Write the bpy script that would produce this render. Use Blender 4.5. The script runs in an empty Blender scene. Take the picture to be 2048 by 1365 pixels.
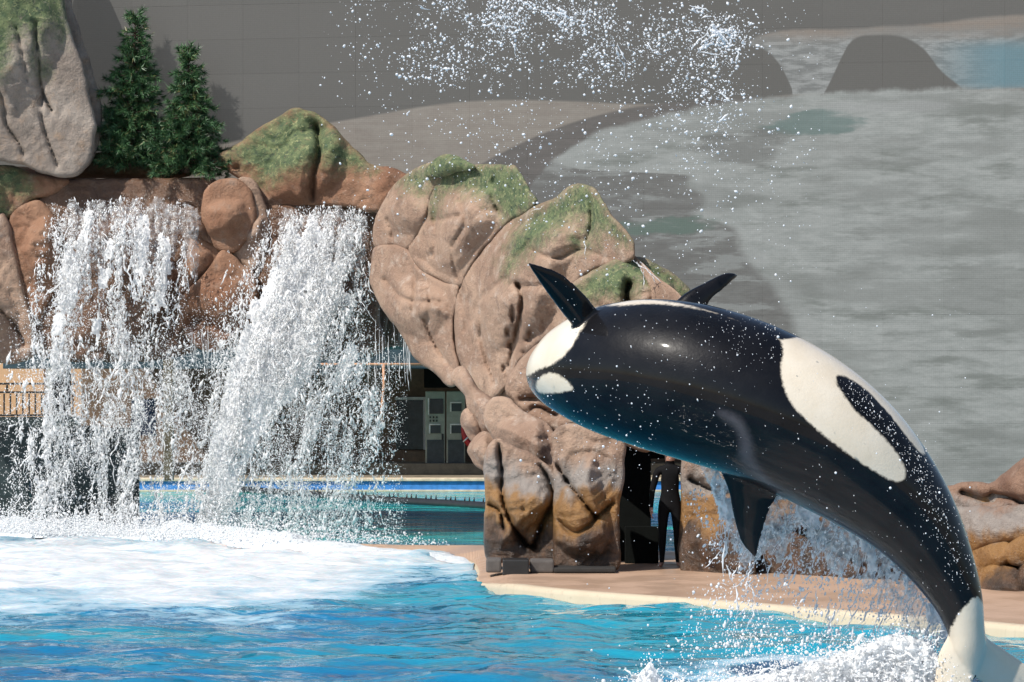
import bpy, math
import numpy as np
from mathutils import Vector, Matrix, kdtree

# ------------------------------------------------------------------ camera, sky, sun, exposure
FPX, HOR, CAMZ = 6850.0, 715.0, 3.1          # focal length in photo pixels, horizon row, eye height above the water
scene = bpy.context.scene
COL = scene.collection
cam = bpy.data.cameras.new('camera')
cam.sensor_width = 36.0
cam.lens = 36.0 * FPX / 2048.0
cam.shift_y = (HOR - 682.5) / 2048.0
cam.clip_start = 0.5
cam.clip_end = 2000.0
camo = bpy.data.objects.new('camera', cam)
camo.location = (0, 0, CAMZ)
camo.rotation_euler = (math.radians(90), 0, 0)
COL.objects.link(camo)
scene.camera = camo

SUN_EL, SUN_AZ = math.radians(47), math.radians(-48)     # behind the viewer, to the left
world = bpy.data.worlds.new('World')
scene.world = world
world.use_nodes = True
wn = world.node_tree
sky = wn.nodes.new('ShaderNodeTexSky')
sky.sky_type = 'NISHITA'
sky.sun_disc = False
sky.sun_elevation = SUN_EL
sky.sun_rotation = math.radians(180) - SUN_AZ
bg = wn.nodes['Background']
bg.inputs['Strength'].default_value = 0.12
wn.links.new(sky.outputs[0], bg.inputs['Color'])
sl = bpy.data.lights.new('sun', 'SUN')
sl.energy = 4.8
sl.angle = math.radians(0.53)
sl.color = (1.0, 0.95, 0.87)
so = bpy.data.objects.new('sun', sl)
COL.objects.link(so)
sdir = Vector((math.sin(-SUN_AZ) * math.cos(SUN_EL), math.cos(SUN_AZ) * math.cos(SUN_EL), -math.sin(SUN_EL)))
so.rotation_euler = sdir.to_track_quat('-Z', 'Y').to_euler()
so.location = (-20, -20, 30)
scene.view_settings.view_transform = 'Standard'
scene.view_settings.look = 'None'
scene.view_settings.exposure = 0.2
scene.view_settings.gamma = 1.0
scene.cycles.max_bounces = 8
scene.cycles.transparent_max_bounces = 16
scene.cycles.caustics_reflective = False
scene.cycles.caustics_refractive = False

# ------------------------------------------------------------------ numeric helpers
rng = np.random.default_rng(7)


def W(x, y, Y):
    """photo pixel at distance Y -> world"""
    x, y, Y = np.broadcast_arrays(np.asarray(x, float), np.asarray(y, float), np.asarray(Y, float))
    return np.stack([(x - 1024.0) * Y / FPX, Y, CAMZ - (y - HOR) * Y / FPX], -1)


def PX(P):
    return np.stack([1024.0 + P[..., 0] * FPX / P[..., 1], HOR + (CAMZ - P[..., 2]) * FPX / P[..., 1]], -1)


def groundY(y, z=0.0):
    return FPX * (CAMZ - z) / (y - HOR)


def _h(ix, iy, iz, s):
    n = (ix * 374761393 + iy * 668265263 + iz * 2147483647 + s * 974711) & 0xFFFFFFFF
    n = ((n ^ (n >> 13)) * 1274126177) & 0xFFFFFFFF
    n = ((n ^ (n >> 16)) * 2246822519) & 0xFFFFFFFF
    return ((n ^ (n >> 15)) & 0xFFFFFF) / float(0xFFFFFF)


def vnoise(p, seed=0):
    p = np.asarray(p, float)
    i = np.floor(p).astype(np.int64)
    f = p - i
    f = f * f * f * (f * (f * 6 - 15) + 10)
    r = 0
    for dx in (0, 1):
        for dy in (0, 1):
            for dz in (0, 1):
                w = (f[..., 0] if dx else 1 - f[..., 0]) * (f[..., 1] if dy else 1 - f[..., 1]) * (f[..., 2] if dz else 1 - f[..., 2])
                r = r + w * _h(i[..., 0] + dx, i[..., 1] + dy, i[..., 2] + dz, seed)
    return r


def fbm(p, octv=4, seed=0, gain=0.5):
    a, t, r = 1.0, 0.0, 0.0
    p = np.asarray(p, float)
    for k in range(octv):
        r = r + a * vnoise(p, seed + k * 17)
        t += a
        a *= gain
        p = p * 2.03 + 11.7
    return r / t


def p3(a, b, c=0.0):
    a, b, c = np.broadcast_arrays(np.asarray(a, float), np.asarray(b, float), np.asarray(c, float))
    return np.stack([a, b, c], -1)


def seg_dist(P, A, closed=True):
    """distance and closest point of points P (N,2) to polyline A (M,2)"""
    A = np.asarray(A, float)
    B = np.roll(A, -1, 0) if closed else A[1:]
    A0 = A if closed else A[:-1]
    best = np.full(len(P), 1e18)
    cp = np.zeros((len(P), 2))
    for a, b in zip(A0, B):
        ab = b - a
        L = ab @ ab + 1e-12
        t = np.clip(((P - a) @ ab) / L, 0, 1)
        q = a + t[:, None] * ab
        d = ((P - q) ** 2).sum(1)
        m = d < best
        best[m] = d[m]
        cp[m] = q[m]
    return np.sqrt(best), cp


def inside(P, A):
    A = np.asarray(A, float)
    r = np.zeros(len(P), bool)
    for a, b in zip(A, np.roll(A, -1, 0)):
        c = (a[1] > P[:, 1]) != (b[1] > P[:, 1])
        if a[1] != b[1]:
            xi = a[0] + (P[:, 1] - a[1]) * (b[0] - a[0]) / (b[1] - a[1])
            r ^= c & (P[:, 0] < xi)
    return r


def sdf(P, A):
    d, _ = seg_dist(P, A)
    return np.where(inside(P, A), d, -d)


def sdf_any(P, polys):
    r = np.full(len(P), -400.0)
    for A in polys:
        r = np.maximum(r, sdf(P, A))
    return r


def catmull(C, n=8, closed=True):
    C = np.asarray(C, float)
    N = len(C)
    out = []
    rngi = range(N) if closed else range(N - 1)
    for i in rngi:
        if closed:
            a, b, c, d = C[(i - 1) % N], C[i], C[(i + 1) % N], C[(i + 2) % N]
        else:
            a, b, c, d = C[max(i - 1, 0)], C[i], C[i + 1], C[min(i + 2, N - 1)]
        for t in np.linspace(0, 1, n, endpoint=False):
            out.append(0.5 * ((2 * b) + (-a + c) * t + (2 * a - 5 * b + 4 * c - d) * t * t + (-a + 3 * b - 3 * c + d) * t ** 3))
    if not closed:
        out.append(C[-1])
    return np.array(out)


# ------------------------------------------------------------------ mesh / object helpers
def mesh_np(name, V, F, mats=(), smooth=True, attrs=None, midx=None):
    """F: list of (M,k) arrays"""
    if not isinstance(F, (list, tuple)):
        F = [F]
    F = [np.asarray(f, np.int32) for f in F if len(f)]
    me = bpy.data.meshes.new(name)
    V = np.asarray(V, np.float32)
    me.vertices.add(len(V))
    me.vertices.foreach_set('co', V.ravel())
    nl = sum(f.size for f in F)
    npoly = sum(len(f) for f in F)
    me.loops.add(nl)
    me.loops.foreach_set('vertex_index', np.concatenate([f.ravel() for f in F]))
    me.polygons.add(npoly)
    tot = np.concatenate([np.full(len(f), f.shape[1], np.int32) for f in F])
    st = np.concatenate([[0], np.cumsum(tot)[:-1]]).astype(np.int32)
    me.polygons.foreach_set('loop_start', st)
    me.polygons.foreach_set('loop_total', tot)
    me.polygons.foreach_set('use_smooth', np.full(npoly, bool(smooth)))
    for m in mats:
        me.materials.append(m)
    if midx is not None:
        me.polygons.foreach_set('material_index', np.asarray(midx, np.int32))
    for k, v in (attrs or {}).items():
        at = me.attributes.new(k, 'FLOAT', 'POINT')
        at.data.foreach_set('value', np.asarray(v, np.float32))
    me.update(calc_edges=True)
    me.validate()
    return me


def link(name, me, parent=None, loc=(0, 0, 0)):
    o = bpy.data.objects.new(name, me)
    o.location = loc
    COL.objects.link(o)
    if parent is not None:
        o.parent = parent
    return o


def tag(o, label=None, cat=None, group=None, kind=None):
    if label: o['label'] = label
    if cat: o['category'] = cat
    if group: o['group'] = group
    if kind: o['kind'] = kind
    return o


def thing(name, loc, label, cat, group=None):
    o = bpy.data.objects.new(name, None)
    o.empty_display_size = 0.2
    o.location = tuple(float(v) for v in loc)
    COL.objects.link(o)
    return tag(o, label, cat, group)


def origin(parent):
    """world location of a parent (empties and meshes here are only translated)"""
    p = np.zeros(3)
    while parent is not None:
        p += np.array(parent.location)
        parent = parent.parent
    return p


def part(name, V, F, mat, parent=None, smooth=True, attrs=None, base=None):
    """mesh given in world coordinates; the object sits at `base` or at the parent's origin"""
    V = np.asarray(V, float)
    po = origin(parent)
    b = po if base is None else np.asarray(base, float)
    me = mesh_np(name, V - b, F, [mat] if not isinstance(mat, (list, tuple)) else mat, smooth, attrs)
    return link(name, me, parent, tuple(b - po))


_BOXF = np.array([[0, 1, 3, 2], [4, 6, 7, 5], [0, 4, 5, 1], [2, 3, 7, 6], [0, 2, 6, 4], [1, 5, 7, 3]])


def box_vf(x0, x1, y0, y1, z0, z1):
    V = np.array([[x, y, z] for x in (x0, x1) for y in (y0, y1) for z in (z0, z1)], float)
    return V, _BOXF


def bevel_box_mesh(x0, x1, y0, y1, z0, z1, bev=0.01):
    import bmesh
    bm = bmesh.new()
    bmesh.ops.create_cube(bm, size=1.0)
    for v in bm.verts:
        v.co = Vector(((x0 + x1) / 2 + v.co.x * (x1 - x0), (y0 + y1) / 2 + v.co.y * (y1 - y0), (z0 + z1) / 2 + v.co.z * (z1 - z0)))
    b = min(bev, 0.3 * min(x1 - x0, y1 - y0, z1 - z0))
    bmesh.ops.bevel(bm, geom=bm.edges[:], offset=b, segments=2, affect='EDGES', profile=0.6)
    V = np.array([v.co[:] for v in bm.verts])
    F3 = np.array([[v.index for v in f.verts] for f in bm.faces if len(f.verts) == 3])
    F4 = np.array([[v.index for v in f.verts] for f in bm.faces if len(f.verts) == 4])
    bm.free()
    return V, [f for f in (F3, F4) if len(f)]


def bbox(name, mat, parent, x0, x1, y0, y1, z0, z1, bev=0.01, base=None):
    V, F = bevel_box_mesh(x0, x1, y0, y1, z0, z1, bev)
    return part(name, V, F, mat, parent, smooth=False, base=base)


def pbox(name, mat, parent, px0, px1, py0, py1, Y, depth, bev=0.01, base=None):
    """box whose front face covers a pixel rectangle at distance Y"""
    a, b = W(px0, py1, Y), W(px1, py0, Y)
    return bbox(name, mat, parent, a[0], b[0], Y, Y + depth, a[2], b[2], bev, base)


def tube_vf(P, R, k=8):
    P = np.asarray(P, float)
    R = np.broadcast_to(np.asarray(R, float), (len(P),))
    T = np.gradient(P, axis=0)
    T /= np.linalg.norm(T, axis=1)[:, None] + 1e-9
    ref = np.array([0, 0, 1.0]) if abs(T[0, 2]) < 0.9 else np.array([1.0, 0, 0])
    A = np.cross(T, ref)
    A /= np.linalg.norm(A, axis=1)[:, None] + 1e-9
    B = np.cross(T, A)
    th = np.linspace(0, 2 * np.pi, k, endpoint=False)
    V = P[:, None] + R[:, None, None] * (np.cos(th)[None, :, None] * A[:, None] + np.sin(th)[None, :, None] * B[:, None])
    n = len(P)
    i, j = np.meshgrid(np.arange(n - 1), np.arange(k), indexing='ij')
    j2 = (j + 1) % k
    F = np.stack([i * k + j, i * k + j2, (i + 1) * k + j2, (i + 1) * k + j], -1).reshape(-1, 4)
    V = V.reshape(-1, 3)
    V = np.vstack([V, P[0], P[-1]])
    c0, c1 = len(V) - 2, len(V) - 1
    jj = np.arange(k)
    C0 = np.stack([np.full(k, c0), (jj + 1) % k, jj], -1)
    C1 = np.stack([np.full(k, c1), (n - 1) * k + jj, (n - 1) * k + (jj + 1) % k], -1)
    return V, [np.vstack([C0, C1]), F]


def merge_vf(items):
    Vs, F3, F4, o = [], [], [], 0
    for V, F in items:
        V = np.asarray(V)
        if not isinstance(F, (list, tuple)):
            F = [F]
        for f in F:
            f = np.asarray(f)
            if len(f):
                (F3 if f.shape[1] == 3 else F4).append(f + o)
        Vs.append(V)
        o += len(V)
    out = []
    if F3: out.append(np.vstack(F3))
    if F4: out.append(np.vstack(F4))
    return np.vstack(Vs), out


# ------------------------------------------------------------------ material helpers
class Mat:
    def __init__(s, name):
        s.m = bpy.data.materials.new(name)
        s.m.use_nodes = True
        s.t = s.m.node_tree
        s.b = s.t.nodes['Principled BSDF']
        s.out = s.t.nodes['Material Output']

    def n(s, typ, **kw):
        nd = s.t.nodes.new(typ)
        for k, v in kw.items():
            setattr(nd, k, v)
        return nd

    def l(s, a, b):
        s.t.links.new(a, b)

    def val(s, sock, v):
        if hasattr(v, 'is_linked') or isinstance(v, bpy.types.NodeSocket):
            s.l(v, sock)
        else:
            sock.default_value = v

    def math(s, op, a, b=0.0, c=None, clamp=False):
        nd = s.n('ShaderNodeMath', operation=op)
        nd.use_clamp = clamp
        s.val(nd.inputs[0], a)
        s.val(nd.inputs[1], b)
        if c is not None:
            s.val(nd.inputs[2], c)
        return nd.outputs[0]

    def smooth(s, v, a, b):
        nd = s.n('ShaderNodeMapRange', interpolation_type='SMOOTHSTEP')
        s.val(nd.inputs[0], v)
        nd.inputs[1].default_value, nd.inputs[2].default_value = a, b
        return nd.outputs[0]

    def remap(s, v, a, b, c, d):
        nd = s.n('ShaderNodeMapRange')
        s.val(nd.inputs[0], v)
        for i, q in enumerate((a, b, c, d)):
            nd.inputs[1 + i].default_value = q
        return nd.outputs[0]

    def mix(s, f, a, b, blend='MIX'):
        nd = s.n('ShaderNodeMix', data_type='RGBA', blend_type=blend)
        s.val(nd.inputs[0], f)
        for sock, v in ((nd.inputs[6], a), (nd.inputs[7], b)):
            if isinstance(v, (tuple, list)):
                sock.default_value = (*v[:3], 1)
            else:
                s.l(v, sock)
        return nd.outputs[2]

    def pos(s):
        return s.n('ShaderNodeNewGeometry').outputs['Position']

    def sep(s, v):
        nd = s.n('ShaderNodeSeparateXYZ')
        s.l(v, nd.inputs[0])
        return nd.outputs

    def noise(s, scale=5.0, detail=4.0, rough=0.55, vec=None, stretch=None, dist=0.0):
        nd = s.n('ShaderNodeTexNoise')
        nd.inputs['Scale'].default_value = scale
        nd.inputs['Detail'].default_value = detail
        nd.inputs['Roughness'].default_value = rough
        nd.inputs['Distortion'].default_value = dist
        v = vec if vec is not None else s.pos()
        if stretch:
            mp = s.n('ShaderNodeMapping')
            mp.inputs['Scale'].default_value = stretch
            s.l(v, mp.inputs['Vector'])
            v = mp.outputs[0]
        s.l(v, nd.inputs['Vector'])
        return nd.outputs['Fac']

    def attr(s, name):
        return s.n('ShaderNodeAttribute', attribute_name=name).outputs['Fac']

    def bump(s, h, strength=0.3, dist=0.02):
        nd = s.n('ShaderNodeBump')
        nd.inputs['Strength'].default_value = strength
        nd.inputs['Distance'].default_value = dist
        s.l(h, nd.inputs['Height'])
        s.l(nd.outputs[0], s.b.inputs['Normal'])
        return nd

    def col(s, c):
        if isinstance(c, (tuple, list)):
            s.b.inputs['Base Color'].default_value = (*c[:3], 1)
        else:
            s.l(c, s.b.inputs['Base Color'])

    def set(s, **kw):
        for k, v in kw.items():
            s.val(s.b.inputs[k.replace('_', ' ')], v)
        return s


def simple(name, c, rough=0.6, metal=0.0, var=0.25, scale=6.0, bump=0.15, dark=0.6):
    m = Mat(name)
    f = m.noise(scale, 5, 0.6)
    g = m.noise(scale * 7, 3, 0.6)
    a = m.math('ADD', m.math('MULTIPLY', f, 0.7), m.math('MULTIPLY', g, 0.3))
    k = m.smooth(a, 0.3, 0.7)
    lo = tuple(v * (1 - var) for v in c)
    hi = tuple(min(v * (1 + var), 0.95) for v in c)
    m.col(m.mix(k, lo, hi))
    m.set(Roughness=rough, Metallic=metal)
    if bump:
        m.bump(g, bump, 0.01)
    return m.m

# ------------------------------------------------------------------ materials of the rockwork
def rock_material(name, tones, wet=0.0, algae=False, mossy=True, bump=0.5, zoff=0.0):
    m = Mat(name)
    n1 = m.noise(0.9, 5, 0.6, dist=0.4)
    n2 = m.noise(3.5, 6, 0.65)
    n3 = m.noise(22.0, 4, 0.6)
    c = m.mix(m.smooth(n1, 0.36, 0.64), tones[0], tones[1])
    c = m.mix(m.math('MULTIPLY', m.smooth(n2, 0.52, 0.72), 0.7), c, tones[2])
    n4 = m.noise(1.7, 7, 0.75, dist=1.0)
    c = m.mix(m.math('MULTIPLY', m.smooth(n4, 0.53, 0.66), 0.6), c, tuple(v * 0.55 for v in tones[0]))
    n5 = m.noise(6.0, 7, 0.8, dist=0.5)
    c = m.mix(m.math('MULTIPLY', m.smooth(n5, 0.55, 0.70), 0.5), c, tuple(min(v * 1.35, 0.6) for v in tones[2]))
    # thin vertical washes of paint and rain
    st = m.noise(1.0, 5, 0.6, stretch=(5.0, 5.0, 0.5))
    c = m.mix(m.math('MULTIPLY', m.smooth(st, 0.55, 0.75), 0.45), c, tuple(v * 0.45 for v in tones[1]))
    c = m.mix(m.math('MULTIPLY', m.smooth(n3, 0.55, 0.75), 0.35), c, tuple(v * 0.5 for v in tones[0]))
    rough = 0.85
    z = m.sep(m.pos())[2]
    if algae:
        z = m.math('ADD', z, zoff)
        wob = m.math('ADD', z, m.math('MULTIPLY', m.math('SUBTRACT', m.noise(1.6, 5, 0.65, stretch=(1, 1, 0.35)), 0.5), 1.1))
        grey = m.mix(m.noise(8, 4, 0.6, stretch=(1, 1, 0.2)), (0.17, 0.14, 0.125), (0.34, 0.30, 0.265))
        orange = m.mix(m.noise(5, 5, 0.6, stretch=(1, 1, 0.3)), (0.15, 0.07, 0.022), (0.37, 0.20, 0.07))
        dark = m.mix(m.smooth(m.noise(4, 6, 0.7), 0.35, 0.65), (0.035, 0.024, 0.018), (0.12, 0.068, 0.04))
        c = m.mix(m.smooth(wob, 1.75, 1.45), c, grey)
        c = m.mix(m.smooth(wob, 1.36, 1.14), c, orange)
        c = m.mix(m.smooth(wob, 0.92, 0.62), c, dark)
        rough = m.remap(m.smooth(wob, 1.5, 0.8), 0, 1, 0.85, 0.28)
    if mossy:
        md = m.math('ADD', m.attr('moss'), m.math('MULTIPLY', m.math('SUBTRACT', m.noise(4.5, 6, 0.72), 0.5), 90.0))
        md = m.math('ADD', md, m.math('MULTIPLY', m.math('SUBTRACT', m.noise(26, 3, 0.6), 0.5), 34.0))
        g = m.mix(m.smooth(m.noise(6, 5, 0.65), 0.35, 0.65), (0.05, 0.085, 0.038), (0.135, 0.17, 0.075))
        g = m.mix(m.smooth(m.noise(11, 6, 0.8), 0.53, 0.66), g, (0.30, 0.31, 0.15))
        g = m.mix(m.smooth(m.noise(9, 5, 0.7, vec=None, stretch=(1, 1, 1.7)), 0.52, 0.66), g, (0.035, 0.056, 0.034))
        br = m.smooth(m.noise(7.0, 7, 0.8, dist=0.8), 0.66, 0.56)
        c = m.mix(m.math('MULTIPLY', m.smooth(md, -26.0, 30.0), m.math('MULTIPLY_ADD', br, 0.58, 0.40)), c, g)
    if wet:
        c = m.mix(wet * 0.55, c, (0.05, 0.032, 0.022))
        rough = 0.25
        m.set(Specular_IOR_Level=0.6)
    m.col(c)
    m.set(Roughness=rough)
    h = m.math('ADD', m.math('MULTIPLY', n2, 0.35), m.math('MULTIPLY', n3, 0.35))
    h = m.math('ADD', h, m.math('MULTIPLY', n5, 0.45))
    h = m.math('ADD', h, m.math('MULTIPLY', m.noise(70, 3, 0.6), 0.12))
    m.bump(h, min(bump * 1.7, 1.0), 0.09)
    return m.m


TAN = ((0.26, 0.165, 0.115), (0.37, 0.25, 0.178), (0.44, 0.355, 0.295))
BROWN = ((0.21, 0.10, 0.055), (0.30, 0.165, 0.10), (0.29, 0.205, 0.155))
GREY = ((0.22, 0.18, 0.15), (0.35, 0.295, 0.25), (0.29, 0.20, 0.135))
M_TAN = rock_material('tan_rockwork', TAN)
M_BROWN = rock_material('brown_rockwork', BROWN)
M_GREY = rock_material('grey_rockwork', GREY)
M_WET = rock_material('wet_rockwork', BROWN, wet=1.0, mossy=False, bump=0.6)
M_PILLAR = rock_material('tidal_rockwork', TAN, algae=True, mossy=False, bump=0.6)
M_SHORE = rock_material('shore_rockwork', ((0.16, 0.085, 0.055), (0.25, 0.15, 0.10), (0.29, 0.21, 0.165)), algae=True, mossy=False, bump=0.6, zoff=0.38)

# ------------------------------------------------------------------ ground, pools, ledge
m = Mat('concrete_ground')
m.col(m.mix(m.noise(0.6, 6, 0.6), (0.28, 0.26, 0.23), (0.40, 0.37, 0.33)))
m.set(Roughness=0.9)
M_GROUND = m.m
V = np.array([[-400, -200, -2.5], [400, -200, -2.5], [400, 600, -2.5], [-400, 600, -2.5]], float)
tag(part('ground', V, np.array([[0, 1, 2, 3]]), M_GROUND), kind='structure')

FRONT_PX = np.array([(2500, 1322), (2048, 1277), (1860, 1260), (1700, 1247), (1430, 1224), (1180, 1206), (1040, 1192), (985, 1180), (958, 1168), (958, 1146), (940, 1124),
                     (880, 1113), (700, 1101), (500, 1088), (300, 1074), (0, 1066), (-500, 1056)], float)
BACK_PX = np.array([(2500, 1150), (2048, 1128), (1860, 1120), (1700, 1113), (1430, 1103), (1180, 1098), (1040, 1092), (1010, 1090), (990, 1089), (975, 1088), (940, 1087),
                    (880, 1085), (700, 1081), (500, 1070), (300, 1058), (0, 1051), (-500, 1043)], float)
FRONT = W(FRONT_PX[:, 0], FRONT_PX[:, 1], groundY(FRONT_PX[:, 1]))[:, :2]
FRONT = catmull(FRONT, 6, closed=False)
BACK = catmull(W(BACK_PX[:, 0], BACK_PX[:, 1], groundY(BACK_PX[:, 1], 0.15))[:, :2], 6, closed=False)
LZ = 0.13
nF = len(FRONT)
m = Mat('ledge_paint')
c = m.mix(m.noise(0.9, 6, 0.65), (0.40, 0.265, 0.18), (0.46, 0.31, 0.215))
c = m.mix(m.smooth(m.noise(7, 5, 0.7), 0.55, 0.75), c, (0.32, 0.205, 0.135))
m.col(c)
m.set(Roughness=m.remap(m.smooth(m.noise(0.8, 4, 0.6), 0.4, 0.6), 0, 1, 0.3, 0.6))
m.bump(m.noise(40, 3, 0.6), 0.15, 0.01)
M_LEDGE = m.m
m = Mat('cream_coping')
c = m.mix(m.noise(2.5, 6, 0.65), (0.47, 0.375, 0.26), (0.58, 0.485, 0.355))
c = m.mix(m.math('MULTIPLY', m.smooth(m.noise(9, 5, 0.7), 0.55, 0.75), 0.5), c, (0.33, 0.24, 0.16))
c = m.mix(m.math('MULTIPLY', m.smooth(m.noise(3, 6, 0.75, stretch=(3, 3, 0.4)), 0.55, 0.7), 0.5), c, (0.30, 0.24, 0.17))
m.col(c)
m.set(Roughness=0.45)
M_COPING = m.m
FPXX = PX(np.c_[FRONT, np.zeros(nF)])[:, 0]
EDGE = np.interp(FPXX, [940, 1020], [0.02, LZ])
V = np.vstack([np.c_[FRONT, EDGE], np.c_[BACK, np.interp(FPXX, [880, 975], [0.10, LZ])], np.c_[BACK, np.full(nF, -2.4)]])
i = np.arange(nF - 1)
F = np.vstack([np.stack([i, i + 1, nF + i + 1, nF + i], -1), np.stack([nF + i, nF + i + 1, 2 * nF + i + 1, 2 * nF + i], -1)])
ledge = tag(part('pool_ledge', V, F, M_LEDGE, smooth=False), kind='structure')
# coping: a rounded lip along the front edge
d = np.gradient(FRONT, axis=0)
nrm = np.stack([-d[:, 1], d[:, 0]], -1)
nrm /= np.linalg.norm(nrm, axis=1)[:, None]
if (nrm[:, 1].mean()) > 0:
    nrm = -nrm
prof = [(-0.16, LZ + 0.006), (-0.01, LZ + 0.012), (0.035, LZ - 0.01), (0.05, LZ - 0.06), (0.05, -0.5)]
V = np.vstack([np.c_[FRONT + nrm * a, z - (LZ - EDGE) * 1.15] for a, z in prof])
F = np.vstack([np.stack([k * nF + i, k * nF + i + 1, (k + 1) * nF + i + 1, (k + 1) * nF + i], -1) for k in range(len(prof) - 1)])
part('coping', V, F, M_COPING, ledge)


def water_material(name, deep, shallow, foam=False, shallow_mask=None):
    m = Mat(name)
    p = m.pos()
    c = m.mix(m.smooth(m.noise(0.35, 4, 0.6, stretch=(0.5, 1.0, 1)), 0.35, 0.68), deep, shallow)
    if foam:
        c = m.mix(m.attr('shallow'), c, shallow)
        # caustic light painted into the water colour as lighter streaks
        ca = m.noise(1.7, 5, 0.65, stretch=(0.6, 1.6, 1), dist=1.2)
        c = m.mix(m.math('MULTIPLY', m.smooth(ca, 0.55, 0.72), m.math('MULTIPLY_ADD', m.attr('shallow'), 0.7, 0.15)), c, (0.06, 0.33, 0.37))
    rough = 0.06
    sh = m.math('ADD', m.math('MULTIPLY', m.noise(1.5, 2, 0.45, stretch=(0.5, 1.0, 1), dist=0.7), 1.0), m.math('MULTIPLY', m.noise(5.0, 2, 0.5, stretch=(0.5, 1, 1), dist=0.8), 0.2))
    if foam:
        fd = m.math('ADD', m.attr('foam'), m.math('MULTIPLY', m.math('SUBTRACT', m.noise(0.9, 6, 0.68, stretch=(0.6, 0.9, 1), dist=0.6), 0.5), 190.0))
        lace = m.noise(6.5, 5, 0.72, stretch=(0.6, 0.9, 1), dist=1.3)
        fd = m.math('ADD', fd, m.math('MULTIPLY', m.math('SUBTRACT', lace, 0.5), 95.0))
        k = m.smooth(fd, -8.0, 26.0)
        thin = m.smooth(fd, 10.0, 75.0)
        fc = m.mix(thin, (0.24, 0.39, 0.48), m.mix(m.smooth(m.noise(3.0, 6, 0.75, stretch=(0.6, 1, 1), dist=0.8), 0.35, 0.65), (0.46, 0.50, 0.53), (0.64, 0.65, 0.66)))
        c = m.mix(k, c, fc)
        rough = m.remap(k, 0, 1, 0.05, 0.55)
    m.col(c)
    m.set(Roughness=rough, IOR=1.33)
    m.b.subsurface_method = 'RANDOM_WALK'
    m.b.inputs['Subsurface Weight'].default_value = 0.85
    m.b.inputs['Subsurface Radius'].default_value = (0.35, 0.8, 1.0)
    m.b.inputs['Subsurface Scale'].default_value = 0.8
    m.bump(sh, 1.0, 0.13)
    return m.m


# front pool: one rippled sheet
nx, ny = 380, 470
xs = np.linspace(-16, 14, nx)
ys = 20 + 44 * np.linspace(0, 1, ny) ** 1.0
XX, YY = np.meshgrid(xs, ys, indexing='ij')
P2 = PX(p3(XX, YY, 0.0)).reshape(-1, 2)
FOAM_PX = [(-900, 1258), (0, 1244), (150, 1232), (300, 1248), (450, 1236), (560, 1242), (640, 1226), (720, 1206), (800, 1182), (860, 1160), (920, 1166), (975, 1160), (990, 1140), (990, 1090), (900, 1060), (600, 1030), (-900, 1010)]
SPLASH_PX = [(1205, 1420), (1280, 1345), (1400, 1330), (1560, 1320), (1660, 1300), (1760, 1260), (1850, 1275), (1930, 1330), (1960, 1420), (1800, 1560), (1400, 1560)]
fo = np.maximum(sdf(P2, FOAM_PX) * 0.9, sdf(P2, SPLASH_PX) * 0.9 - 5)
fo = np.clip(fo, -200, 200)
sh = np.clip((P2[:, 0] - 760) / 500, 0, 1) * np.clip(1.25 - np.abs(P2[:, 1] - 1235) / 130, 0, 1)
sh = np.clip(sh + 0.55 * np.clip(1 - (seg_dist(np.c_[XX.ravel(), YY.ravel()], FRONT, closed=False)[0]) / 5.0, 0, 1) * (P2[:, 0] > 900), 0, 1)
z = 0.13 * (fbm(p3(XX * 0.55, YY * 0.95, 3.3), 3, 5) - 0.5) * 2
z += 0.045 * (fbm(p3(XX * 1.9, YY * 2.8, 1.3), 3, 9) - 0.5) * 2
k = np.clip(fo.reshape(XX.shape) / 60, 0, 1)
z += k * 0.10 * (fbm(p3(XX * 2.4, YY * 2.4, 7.3), 4, 21) - 0.42)
gi, gj = np.meshgrid(np.arange(nx - 1), np.arange(ny - 1), indexing='ij')
F = np.stack([gi * ny + gj, (gi + 1) * ny + gj, (gi + 1) * ny + gj + 1, gi * ny + gj + 1], -1).reshape(-1, 4)
# leave out what lies behind the ledge front
fy = np.interp(XX, FRONT[::-1, 0], FRONT[::-1, 1])
fx_order = np.argsort(FRONT[:, 0])
fy = np.interp(XX, FRONT[fx_order, 0], FRONT[fx_order, 1]) + 0.3
keep = (YY <= fy).ravel()
F = F[keep[F].all(1)]
M_POOL = water_material('pool_water', (0.005, 0.135, 0.295), (0.014, 0.26, 0.36), foam=True)
pool = part('pool_water', np.c_[XX.ravel(), YY.ravel(), z.ravel()], F, M_POOL, attrs={'foam': fo, 'shallow': sh})
tag(pool, kind='structure')

# back pool behind the ledge
M_BACKPOOL = water_material('back_pool_water', (0.012, 0.16, 0.25), (0.03, 0.47, 0.44))
nb = len(BACK)
V = np.vstack([np.c_[BACK, np.full(nb, 0.0)], np.c_[BACK[:, 0] * 1.35, np.full(nb, 79.2), np.full(nb, 0.0)]])
j = np.arange(nb - 1)
F = np.stack([j, j + 1, nb + j + 1, nb + j], -1)
tag(part('back_pool_water', V, F, M_BACKPOOL), kind='structure')

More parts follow.
